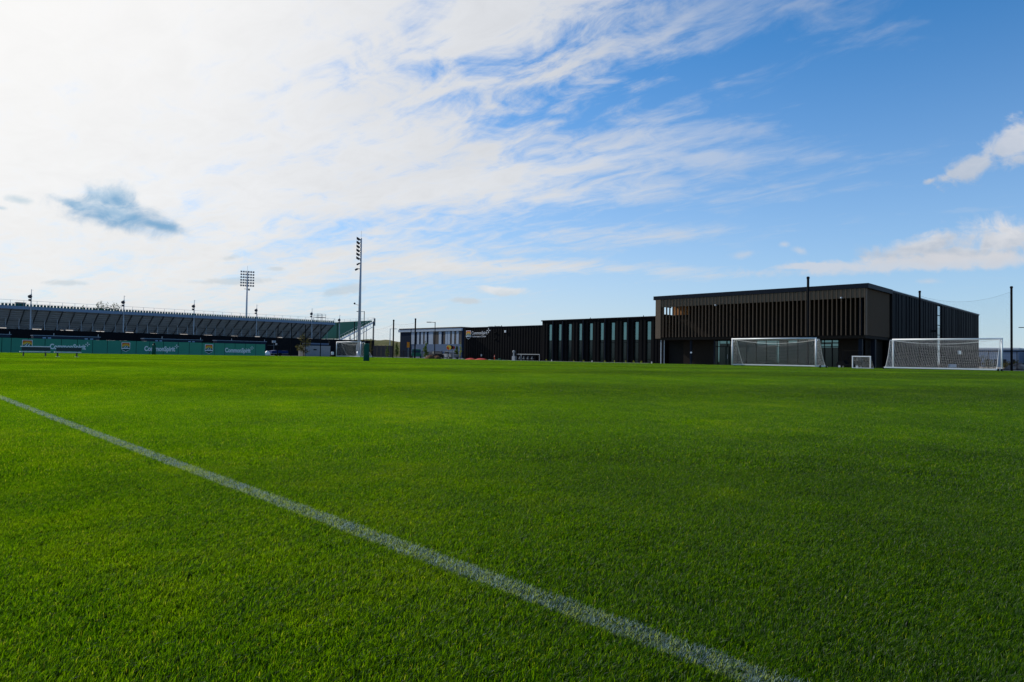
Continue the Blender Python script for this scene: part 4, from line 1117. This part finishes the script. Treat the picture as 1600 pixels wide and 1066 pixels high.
def ball_nets():
    t = thing('ball_stop_net', 'sagging ball-stop net strung from two tall black poles right of the finned hall', 'net')
    a = P(1437, 78); b = P(1580.6, 72)
    za = zat(1437, 455.5, *a); zb_ = zat(1580, 448.5, *b)
    pole_obj(t, *a, -.1, za); pole_obj(t, *b, -.1, zb_)
    top = []; bot = []
    for i in range(13):
        e = i/12; sag = 2.2*(e*(1-e))*4*.42
        x, y = a[0]+(b[0]-a[0])*e, a[1]+(b[1]-a[1])*e
        top.append((x, y, za+(zb_-za)*e-.5-sag)); bot.append((x, y, .1))
    wire_net(t, top, bot, 62, 52, .0022, M_NETB)
    t = thing('net_pole', 'tall black pole standing alone before the fins of the brown-fronted hall', 'pole')
    x, y = P(1262.2, 66.5); pole_obj(t, x, y, -.1, zat(1262, 433.5, x, y), .12)
    p = MB(); p.lathe([(.3, 0), (.3, .05), (.2, .08)], (x, y, zg(x, y)), 10); p.build('base_plate', M_BLACK, t)
    t = thing('ball_stop_net', 'pair of tall black poles with a faint ball-stop net left of the striped hall', 'net')
    a = P(614.5, 112); b = P(648.6, 107); za = zat(614, 500.5, *a); zb_ = zat(648.6, 498.5, *b)
    pole_obj(t, *a, -.1, za, .12); pole_obj(t, *b, -.1, zb_, .12)
    c = P(583, 116); zc = za-1.0
    top = []; bot = []
    for (p, q, z0, z1) in ((c, a, zc, za), (a, b, za, zb_)):
        for i in range(7):
            e = i/6; top.append((p[0]+(q[0]-p[0])*e, p[1]+(q[1]-p[1])*e, z0+(z1-z0)*e-.6-1.0*e*(1-e))); bot.append((top[-1][0], top[-1][1], .1))
    wire_net(t, top, bot, 40, 20, .0022, M_NETB)
    t = thing('net_fence', 'slim black posts carrying a dark ball-stop net from the green fence to the far-left goal', 'net')
    posts = [(434, 510), (455, 506), (477, 508), (501, 507), (526.5, 506), (553.5, 503.5), (582.6, 503)]
    pts = []
    for px, py in posts:
        x = FX-.6; y = onx(px, x); z = zat(px, py, x, y); pole_obj(t, x, y, -.1, z, .075); pts.append((x, y, z))
    wire_net(t, [(x, y, z-.3) for x, y, z in pts], [(x, y, .2) for x, y, z in pts], 60, 24, .003, M_NETB)
    t = thing('windscreen_fence', 'low fence with dark navy windscreen right of the green training dummy', 'fence')
    y = 80.0
    for i in range(5):
        p0 = 583+i*6.4; x0, x1 = ony(p0, y), ony(p0+6.2, y); z = zat(600, 540.5, x0, y)
        q = MB(); q.box(x0+.03, x1-.03, y, y+.03, .35, z); q.build('windscreen_panel', M_NAVY, t)
        q = MB(); q.tube([(x0, y+.06, -.1), (x0, y+.06, z+.15)], .05, 6); q.build('fence_post', M_BLACK, t)
    # long chain-link fences along the street and on the right
    t = thing('railing_fence', 'black railing fence along the street in front of the striped hall', 'fence')
    y = 89.0; x0, x1 = ony(617, y), ony(724, y)
    b = MB()
    for z in (.5, 1.75): b.bar((x0, y, z), (x1, y, z), .05)
    n = int((x1-x0)/.32)
    for i in range(n+1): x = x0+(x1-x0)*i/n; b.bar((x, y, .1), (x, y, 1.8), .028)
    b.build('railing', M_BLACK, t)
    for i in range(8): x = x0+(x1-x0)*i/7; b = MB(); b.bar((x, y+.04, -.1), (x, y+.04, 1.95), .08); b.build('fence_post', M_BLACK, t)
    t = thing('mesh_fence', 'dark mesh fence with a thin top rail crossing behind the goal at far right', 'fence')
    y = 112.0; x0, x1 = -21.0, 14.0; z = zat(1560, 549, ony(1560, y), y)
    b = MB(); b.bar((x0, y, z), (x1, y, z), .08); b.bar((x0, y, .15), (x1, y, .15), .06); b.build('top_rail', M_BLACK, t)
    for i in range(12): x = x0+(x1-x0)*i/11; b = MB(); b.bar((x, y, -.1), (x, y, z+.05), .07); b.build('fence_post', M_BLACK, t)
    wire_net(t, [(x0, y, z-.05), (x1, y, z-.05)], [(x0, y, .15), (x1, y, .15)], 150, 11, .006, M_NETB)
ball_nets()

# ------------------------------------------------------------------ street lamps
def lamp_post(px, d, pytop, arm, lab, black=True):
    x, y = P(px, d); z0 = zg(x, y)-.1; h = zat(px, pytop, x, y)-z0
    t = thing('street_lamp', lab, 'street lamp', (x, y, z0), 0, 'street lamps')
    m = M_BLACK if black else M_GALV
    b = MB(); b.tube([(0,0,0), (0,0,h)], .10, 8, .07); b.lathe([(.2, 0), (.2, .5), (.12, .6)], n=8); b.build('post', m, t)
    b = MB(); ax = Vector((r0.x, r0.y, 0))*arm; b.bar((0,0,h-.1), ax*.9+Vector((0,0,h-.05)), .08); ar = b.build('arm', m, t)
    b = MB(); c = ax*1.15+Vector((0,0,h-.06)); b.obox(c, .42, .17, .06, math.atan2(ax.y, ax.x)); b.build('lamp_head', m, ar)
lamp_post(609.3, 150, 513.5, 1, 'street lamp with its head to the right, in front of the grassy bank', False)
lamp_post(642, 128, 514.0, -1, 'black street lamp before the dark blue end of the striped hall')
lamp_post(679.4, 122, 503.2, -1, 'taller black street lamp before the middle of the striped hall')
lamp_post(568.3, 135, 486.5, -1, 'tall black lamp post just right of the floodlight mast')
lamp_post(1606, 120, 511.5, -1, 'street lamp whose head just enters at the right edge of the photo')

# ------------------------------------------------------------------ trees and plants
def leaves(name, blobs, n, size, m, parent, seed=0):
    r = np.random.default_rng(seed); vs = []; fs = []
    tot = sum(b[3]*b[4]*b[5] for b in blobs)
    for cx, cy, cz, rx, ry, rz in blobs:
        k = int(n*rx*ry*rz/tot)+6
        for _ in range(k):
            v = r.normal(0, 1, 3); v /= np.linalg.norm(v); v *= r.uniform(.25, 1.0)**.5*(1+.22*r.normal())
            p = np.array((cx+v[0]*rx, cy+v[1]*ry, cz+v[2]*rz))
            a = r.normal(0, 1, 3); a /= np.linalg.norm(a); b = np.cross(a, r.normal(0, 1, 3)); b /= np.linalg.norm(b)
            s = size*r.uniform(.5, 1.3); o = len(vs)
            vs += [p+a*s, p+b*s*.55, p-a*s, p-b*s*.55]; fs.append((o, o+1, o+2, o+3))
    q = MB(); q.v = [tuple(v) for v in vs]; q.f = fs
    me = bpy.data.meshes.new(name); me.from_pydata(q.v, [], q.f); me.materials.append(m)
    o = bpy.data.objects.new(name, me); COL.objects.link(o); o.parent = parent; return o
def tree(px, d, h, w, lab, m, n=500, size=.12, seed=1, low=.18, cat='tree', group=None, name='young_tree', round_=False, z=None):
    x, y = P(px, d); z0 = zg(x, y) if z is None else z
    t = thing(name, lab, cat, (x, y, z0-.05), random.uniform(0, 6), group)
    b = MB(); b.tube([(0,0,0), (.03*w, 0, h*.4), (-.02*w, .03*w, h*.85)], .022*h+.01, 7, .01)
    rr = random.Random(seed)
    for k in range(6):
        zz = h*rr.uniform(low, .7); a = rr.uniform(0, 6.28); q = w*rr.uniform(.3, .5)
        b.tube([(0, 0, zz), (q*.5*math.cos(a), q*.5*math.sin(a), zz+q*.5), (q*math.cos(a), q*math.sin(a), zz+q*.9)], .010*h, 5, .005)
    b.build('trunk', M_BARK, t)
    bl = []
    for k in range(9):
        e = low+(1-low)*(k+.5)/9; a = rr.uniform(0, 6.28)
        ww = w*.5*(math.sin(PI*min(e*.85+.12, 1))**.7)*(1 if round_ else .8)
        bl.append((math.cos(a)*ww*.45, math.sin(a)*ww*.45, h*e, ww*rr.uniform(.5, .8), ww*rr.uniform(.5, .8), h*(1-low)*.12))
    leaves('crown', bl, n, size, m, t, seed)
    return t
tree(620.3, 125, 3.1, 1.1, 'slim young tree in leaf in front of the grassy bank', M_LEAF, 420, .11, 2, group='young street trees')
tree(665.6, 112, 3.0, 1.15, 'slim young tree in leaf beside the brown mulch heaps', M_LEAF, 460, .11, 3, group='young street trees')
tree(713.3, 118, 2.7, 1.0, 'slim young tree in leaf beside the left corner of the black signed building', M_LEAF, 420, .11, 4, group='young street trees')
tree(719.5, 125, 3.2, .7, 'thin sparse sapling with yellowish leaves next to the signed building', M_LEAFY, 120, .10, 5, group='young street trees')
tree(580, 122, 3.6, .9, 'sparse sapling behind the green training dummy', M_LEAFB, 160, .10, 6, group='young street trees')
tree(605, 122, 2.2, 1.0, 'short yellow-green sapling before the grassy bank', M_LEAF, 150, .11, 7, group='young street trees')
tree(474.5, 128, 4.4, 2.6, 'brownish green tree standing behind the grey container', M_LEAFB, 700, .14, 8, round_=True, name='tree')
for i, (px, w, h, lab) in enumerate(((152, 6, 19.8, 'tree top at the left end of the clump beyond the grandstand'), (157.5, 5, 20.2, 'tallest tree top of the clump beyond the grandstand'), (167, 4.5, 19.4, 'narrow tree top in the middle of the clump beyond the grandstand'),
        (174.5, 6, 19.8, 'broad tree top right of the middle of the clump beyond the grandstand'), (182, 5, 19.2, 'low tree top at the right end of the clump beyond the grandstand'), (128, 4, 18.4, 'small tree top showing alone left of the clump beyond the grandstand'), (112, 3.4, 18.0, 'smallest tree top, farthest left beyond the grandstand'))):
    tree(px, 258, h, w, lab, M_LEAFD, 520, .26, 20+i, low=.62, group='tree tops beyond the grandstand', name='tree', round_=True, z=0)
for i, (px, m) in enumerate(((854, 0), (862.3, 1), (897, 0), (912, 0), (925.7, 1), (945.8, 0), (960.2, 0), (978, 0), (990.5, 0), (1002.7, 0), (1018.7, 1))):
    x = ony(px, 72.3); y = 72.3
    if m:
        t = thing('path_light', 'small white cone light at the foot of the window building', 'path light', (x, y, zg(x, y)-.03), 0, 'white cone lights at the window building')
        q = MB(); q.lathe([(.13, 0), (.11, .05), (.07, .34)], n=10); q.build('cone', M_CREAM, t)
        q = MB(); q.lathe([(.09, .342), (.09, .38), (.03, .42)], n=10); q.build('cap', M_GALV, t)
    else:
        t = thing('young_shrub', 'small yellow-green shrub planted along the foot of the window building', 'shrub', (x, y, zg(x, y)-.03), 0, 'yellow shrubs along the window building')
        leaves('foliage', [(0, 0, .25, .12, .12, .24)], 60, .05, M_LEAFY, t, i)
        q = MB(); q.tube([(0, 0, 0), (0, 0, .3)], .015, 5); q.build('stem', M_BARK, t)
for i, (px, d, h, w) in enumerate(((1536, 100, 2.1, 2.4), (1545, 106, 1.6, 2.0), (1586, 104, 1.4, 2.2), (1597, 100, 1.1, 1.8), (1574, 108, 1.3, 2.0))):
    x, y = P(px, d); t = thing('shrub', ['tall ochre shrub right of the finned hall, seen through the goal net', 'lower ochre shrub next to the tall one behind the goal net', 'shrub on the rubble just right of the tall pole', 'low shrub at the right edge of the photo', 'shrub on the rubble left of the tall pole'][i], 'shrub', (x, y, zg(x, y)), 0, 'shrubs on the rough ground at right')
    leaves('foliage', [(0, 0, h*.5, w*.4, w*.4, h*.5), (w*.3, .2, h*.35, w*.25, w*.25, h*.35)], 420, .10, [M_LEAFB, M_LEAFD][i % 2], t, 50+i)
    q = MB(); q.tube([(0, 0, 0), (0, 0, h*.6)], .03, 5); q.build('stem', M_BARK, t)

# ------------------------------------------------------------------ heaps
def heap(name, px, d, w, h, m, lab, cat, group=None, seed=0, n=10):
    x, y = P(px, d); t = MB(); r = random.Random(seed); k = 18
    vs = [(0, 0, h)]; fs = []
    for ring, (rr, hh) in enumerate(((.3, .88), (.6, .55), (.85, .2), (1.0, 0))):
        for i in range(k):
            a = 2*PI*i/k; q = w/2*rr*r.uniform(.85, 1.15); vs.append((q*math.cos(a), q*.8*math.sin(a), h*hh*r.uniform(.8, 1.2) if hh else -.05))
    for i in range(k): fs.append((0, 1+i, 1+(i+1) % k))
    for g in range(3):
        for i in range(k): a = 1+g*k+i; b = 1+g*k+(i+1) % k; fs.append((a, a+k, b+k, b))
    t.add(vs, fs); o = t.build(name, m, None, True); o.location = (x, y, zg(x, y)); return tag(o, lab, cat, group)
heap('mulch_heap', 672.5, 100, 2.0, .62, M_MULCH, 'taller brown mulch heap by the street tree', 'heap', 'brown mulch heaps', 1)
heap('mulch_heap', 683, 100, 1.9, .5, M_MULCH, 'lower brown mulch heap right of the first, below the street lamp', 'heap', 'brown mulch heaps', 2)
heap('red_tarp', 736, 96, 2.1, .26, M_TARPR, 'low heap of red sheeting at the left corner of the signed building', 'tarp', 'red sheeting on the ground', 3)
heap('red_tarp', 752, 95, 2.6, .26, M_TARPR, 'longer heap of red sheeting before the signed building', 'tarp', 'red sheeting on the ground', 4)
for i, (px, d, w, h) in enumerate(((1584, 92, 2.4, .7), (1596, 90, 2.0, .8), (1591, 98, 3.0, 1.0), (1577, 97, 1.6, .5))):
    heap('rubble_heap', px, d, w, h, M_ROCK, ['rubble heap right beside the tall pole', 'rubble heap at the right edge of the photo', 'largest pale rubble heap behind the others', 'small rubble heap between goal and tall pole'][i], 'heap', 'rubble heaps at far right', 60+i)
def tarp():
    x, y = P(435, 112); t = thing('covered_trailer', 'low trailer under a bright blue tarpaulin beyond the right end of the green fence', 'trailer', (x, y, zg(x, y)), PI/2)
    b = MB(); b.prism([(-1.45, .45), (-1.4, .85), (-.6, .98), (.5, .92), (1.4, .95), (1.5, .5)], 'y', -.7, .7); b.build('tarpaulin', M_TARPB, t)
    b = MB(); b.box(-1.5, 1.5, -.72, .72, .32, .446); b.bar((-1.5, 0, .38), (-2.3, 0, .35), .08); b.build('chassis', M_FRAME, t)
    for sy in (-.78, .78): b = MB(); b.tube([(0, sy-.08, .28), (0, sy+.08, .28)], .28, 14); b.build('wheel', M_RUBBER, t)
    x, y = P(418, 110); t = thing('white_sack', 'crumpled white sack lying between the green fence and the blue tarpaulin', 'sack', (x, y, zg(x, y)))
    b = MB(); b.lathe([(.42, 0), (.55, .2), (.45, .55), (.2, .72), (.12, .85)], n=12); b.build('bag', M_WHITE, t, True)
    b = MB(); b.lathe([(.13, .78), (.15, .80), (.13, .83)], n=10); b.build('tie', M_BLACK, t)
tarp()

# ------------------------------------------------------------------ container, equipment
def container():
    t = thing('storage_container', 'grey corrugated storage container with a tan end wall, left of the far goal', 'container')
    x = -124.0; y0, y1 = onx(476.3, x), onx(516.5, x); zt = zat(477, 540, x, y0); z0 = zg(x, y0); xb = x-2.5
    n = 26; pr = []
    for i in range(n):
        a = y0+(y1-y0)*i/n; st = (y1-y0)/n; dd = .05
        pr += [(x-dd, a), (x-dd, a+st*.3), (x, a+st*.5), (x, a+st*.8)]
    pr += [(x-.05, y1), (x-.35, y1), (x-.35, y0)]
    b = MB(); b.prism(pr, 'z', z0, zt-.1); b.box(xb+.05, x-.36, y0+.12, y1, z0, zt-.1); b.build('corrugated_wall', M_STEELGREY, t)
    b = MB(); b.box(xb, x+.02, y0-.06, y0+.1, z0, zt-.105); e = b.build('end_wall', M_TAN, t)
    b = MB(); b.bar((xb+1.25, y0-.09, z0+.1), (xb+1.25, y0-.09, zt-.2), .04); b.bar((xb+.7, y0-.09, z0+.1), (xb+.7, y0-.09, zt-.2), .03); b.bar((xb+1.8, y0-.09, z0+.1), (xb+1.8, y0-.09, zt-.2), .03); b.build('locking_bar', M_GALV, e)
    b = MB(); b.box(xb-.03, x+.05, y0-.1, y1+.05, zt-.095, zt); b.build('roof', M_STEELGREY, t)
    y = onx(492.5, x); z = zat(492, 546.5, x, y); b = MB(); b.box(x+.01, x+.04, y-.35, y+.35, z-.12, z+.12); b.build('placard', M_BLACK, t)
    t = thing('portable_cabin', 'dark grey cabin roof showing above the storage container', 'cabin')
    x = -134; y0, y1 = onx(484, x), onx(513, x); zt = zat(490, 536, x, y0)
    b = MB(); b.box(x-3, x, y0, y1, 0, zt-.3); b.build('wall', M_BLUEMETAL, t)
    b = MB(); b.box(x-3.1, x+.1, y0-.1, y1+.1, zt-.295, zt); b.build('roof', M_BLUEGREY, t)
    x, y = P(428, 124); t = thing('site_light', 'small boxy site light on a stand behind the blue tarpaulin', 'site light', (x, y, 0))
    b = MB(); b.tube([(0,0,.1), (0,0,3.1)], .05, 6); b.bar((0,-1.2,2.3), (0,.9,2.3), .05); b.build('stand', M_FRAME, t)
    b = MB(); b.box(-.2, .2, -.3, .3, 2.8, 3.2); b.box(-.2, .2, .4, .7, 2.4, 2.7); b.build('lamp_box', M_GALV, t)
    x, y = P(520, 112); t = thing('white_drum', 'small white drum beside the left post of the far goal', 'drum', (x, y, zg(x, y)))
    b = MB(); b.lathe([(.22, .35), (.24, .4), (.24, .8), (.2, .86)], n=12); b.build('drum', M_WHITE, t)
    b = MB(); b.box(-.24, .24, -.24, .24, 0, .345); b.build('crate', M_BROWND, t)
container()
def meters():
    t = thing('utility_meter', 'white gas meter cabinet with pipework beside the right end of the signed building', 'meter')
    y = 74.9; x0 = ony(800, y); x1 = ony(806.5, y); z0 = zg(x0, y)
    b = MB(); b.box(x0, x1-.25, y, y+.5, z0, .95); cb = b.build('cabinet', M_STEELGREY, t, bevel=.03)
    b = MB(); b.box(x0+.22, x0+.42, y+.05, y+.3, .96, 1.5); b.lathe([(.2, 0), (.24, .08), (.24, .3), (.1, .4)], (x0+.32, y+.16, 1.48), 10); b.build('regulator', M_STEELGREY, t)
    b = MB(); xe = ony(842, y); b.tube([(x1, y+.2, 1.25), (xe, y+.2, 1.25)], .05, 8); b.tube([(xe, y+.2, 1.25), (xe, y+.2, z0)], .06, 8); b.tube([(x1+1.0, y+.2, 1.25), (x1+1.0, y+.2, z0)], .06, 8)
    b.build('pipe', M_STEELGREY, t)
    t = thing('pipe_rack', 'dark pump unit and valves under the grey pipe of the signed building', 'pump unit')
    xm = x1+.4
    b = MB(); b.box(xm, xm+3.6, y+.3, y+.9, z0+.1, 1.1); b.build('casing', M_BLACK, t, bevel=.02)
    b = MB()
    for k in range(4): b.lathe([(.16, 0), (.22, .1), (.22, .2), (.08, .3), (.08, .55)], (xm+.4+k*.9, y+.1, z0+.3), 10)
    b.build('valve', M_FRAME, t)
    t = thing('warning_post', 'short red post in front of the signed building', 'post', (ony(773, 74.6), 74.6, zg(-80, 74.6)))
    b = MB(); b.tube([(0,0,0), (0,0,.95)], .06, 10); b.build('post', M_RED, t)
    b = MB(); b.tube([(0,0,.70), (0,0,.80)], .064, 10); b.build('band', M_WHITE, t)
    for px, m, lab in ((766, M_STEELGREY, 'grey valve cover on the ground left of the red post'), (777, M_DKGREEN, 'flat green valve cover at the foot of the red post'), (781, M_DKGREEN, 'taller green valve cover right of the red post'), (788, M_DKGREEN, 'small green valve cover farthest from the red post')):
        x = ony(px, 74.2); h = .42 if px == 781 else .22
        t = thing('valve_cover', lab, 'valve cover', (x, 74.2, zg(x, 74.2)-.02), 0, 'valve covers by the red post')
        b = MB(); b.lathe([(.26, 0), (.28, .06), (.26, h*.7)], n=12); b.build('body', m, t)
        b = MB(); b.lathe([(.27, h*.7+.002), (.24, h*.9), (.1, h)], n=12); b.build('lid', m, t)
meters()
def signs():
    x, y = P(638, 108); t = thing('work_sign', 'orange roadworks sign on a thin post before the dark blue wall', 'sign', (x, y, zg(x, y)), math.radians(45))
    b = MB(); b.bar((0, .04, 0), (0, .04, 2.6), .05); b.build('post', M_GALV, t)
    b = MB(); b.box(-.22, .22, 0, .025, 1.75, 2.65); b.build('sign_plate', M_SIGNOR, t, bevel=.01)
    x, y = P(701.5, 112); t = thing('round_sign', 'round red and yellow sign above the parked cars', 'sign', (x, y, zg(x, y)), math.radians(45))
    b = MB(); b.bar((0, .06, 0), (0, .06, 2.4), .05); b.build('post', M_BLACK, t)
    b = MB(); b.tube([(0, 0, 2.08), (0, .03, 2.08)], .42, 20); pl = b.build('disc', M_YEL, t)
    b = MB(); b.prism([(-.36, 1.95), (-.30, 1.80), (-.05, 1.68), (.10, 1.75), (.02, 2.0), (-.15, 2.28), (-.32, 2.22)], 'y', -.01, -.002); b.build('red_patch', M_RED, pl)
    b = MB(); b.tube([(.36, .035, 2.1), (.36, .055, 2.1)], .36, 16); b.build('dark_rim', M_BLACK, t)
    x, y = P(708.6, 114); t = thing('stop_sign', 'small dark red octagonal sign on a grey post near the signed building', 'sign', (x, y, zg(x, y)), math.radians(45))
    b = MB(); b.bar((0, .05, 0), (0, .05, 2.35), .06); b.build('post', M_GALV, t)
    b = MB(); b.tube([(0, 0, 2.1), (0, .02, 2.1)], .30, 8); b.build('sign_plate', mat('dull_red', (.20, .03, .03), .6), t)
signs()

# ------------------------------------------------------------------ vehicles
def wheel(t, x, y, r=.36):
    w = MB(); w.tube([(x, y-.11, r), (x, y+.11, r)], r, 16); wo = w.build('wheel', M_RUBBER, t)
    w = MB(); w.tube([(x, y-.118, r), (x, y+.118, r)], r*.55, 10); w.build('rim', M_ALU, wo)
def car(px, d, rz, m, lab, kind='car', white_hood=None):
    x, y = P(px, d); t = thing('pickup_truck' if kind == 'pickup' else 'parked_car', lab, 'pickup' if kind == 'pickup' else 'car', (x, y, zg(x, y)), rz, None if kind == 'pickup' else 'cars parked by the street')
    if kind == 'pickup': body = [(-2.7, .5), (-2.7, 1.05), (-.6, 1.08), (-.5, 1.12), (1.3, 1.15), (2.5, 1.05), (2.75, .8), (2.75, .45)]; cab = [(-.55, 1.10), (-.35, 1.80), (.75, 1.82), (1.45, 1.12)]
    else: body = [(-2.2, .4), (-2.25, .85), (-1.5, .98), (1.1, .95), (2.1, .78), (2.25, .55), (2.2, .32)]; cab = [(-1.75, .95), (-1.15, 1.45), (.35, 1.48), (1.15, .94)]
    b = MB(); b.prism(body, 'y', -.88, .88); b.build('body', m, t, bevel=.05)
    b = MB(); b.prism(cab, 'y', -.78, .78); c = b.build('cabin', m, t, bevel=.04)
    cx = sum(p[0] for p in cab)/4; cz = sum(p[1] for p in cab)/4
    b = MB(); b.prism([(cx+(p[0]-cx)*.82, cz+.02+(p[1]-cz)*.72) for p in cab], 'y', -.80, .80); b.prism([(cx+(p[0]-cx)*1.02, cz+(p[1]-cz)*.7) for p in cab], 'y', -.62, .62); b.build('window', M_CARGLASS, c)
    for wx in (-1.45, 1.45):
        for sy in (-.80, .80): wheel(t, wx, sy)
    for sy in (-.6, .6):
        b = MB(); e = body[-2][0]; b.box(e-.12, e+.03, sy-.16, sy+.16, body[-2][1]+.02, body[-2][1]+.16); b.build('headlight', M_LAMPGLASS, t)
car(651, 124, 2.5, M_DKGREEN, 'dark green pickup truck parked before the dark blue wall of the striped hall', 'pickup')
car(696, 126, 2.7, mat('car_blue', (.05, .10, .19), .3, .3), 'blue car parked under the round red and yellow sign')
car(703, 119, 2.9, mat('car_white', (.22, .23, .24), .3), 'white car parked left of the stop sign, nearest the street railing')
car(683.5, 121, 2.6, mat('car_black', (.012, .012, .014), .3), 'black car parked behind the brown mulch heaps')
car(673, 128, 2.6, mat('car_grey', (.10, .10, .11), .3), 'dark grey car partly hidden by the young tree at the mulch heaps')
def cart():
    x, y = P(1329, 66.0); t = thing('golf_cart', 'dark golf cart with a flat roof parked left of the small goal', 'golf cart', (x, y, zg(x, y)), PI)
    b = MB(); b.prism([(-1.2, .30), (-1.2, .72), (-.55, .80), (-.5, .45), (.25, .45), (.55, .85), (1.15, .62), (1.2, .30)], 'y', -.58, .58); b.build('body', M_BLACK, t, bevel=.03)
    b = MB(); b.box(-.95, .62, -.62, .62, 1.78, 1.84); b.build('roof', M_BROWND, t, bevel=.02)
    b = MB()
    for sy in (-.55, .55): b.bar((.62, sy, .8), (.45, sy, 1.8), .035); b.bar((-1.0, sy, .7), (-.85, sy, 1.8), .035)
    b.build('roof_post', M_BLACK, t)
    b = MB(); b.box(-.75, -.25, -.55, .55, .80, .90); b.box(-.85, -.70, -.55, .55, .9, 1.25); b.build('seat', M_TAUPE, t, bevel=.02)
    b = MB(); b.tube([(.1, .2, 1.12), (.12, .2, 1.13)], .17, 14); b.bar((.35, .2, .8), (.12, .2, 1.12), .03); b.build('steering_wheel', M_BLACK, t)
    for wx in (-.8, .85):
        for sy in (-.52, .52): wheel(t, wx, sy, .22)
    for sy in (-.35, .35): b = MB(); b.box(1.12, 1.2, sy-.08, sy+.08, .5, .6); b.build('headlight', M_LAMPGLASS, t)
cart()
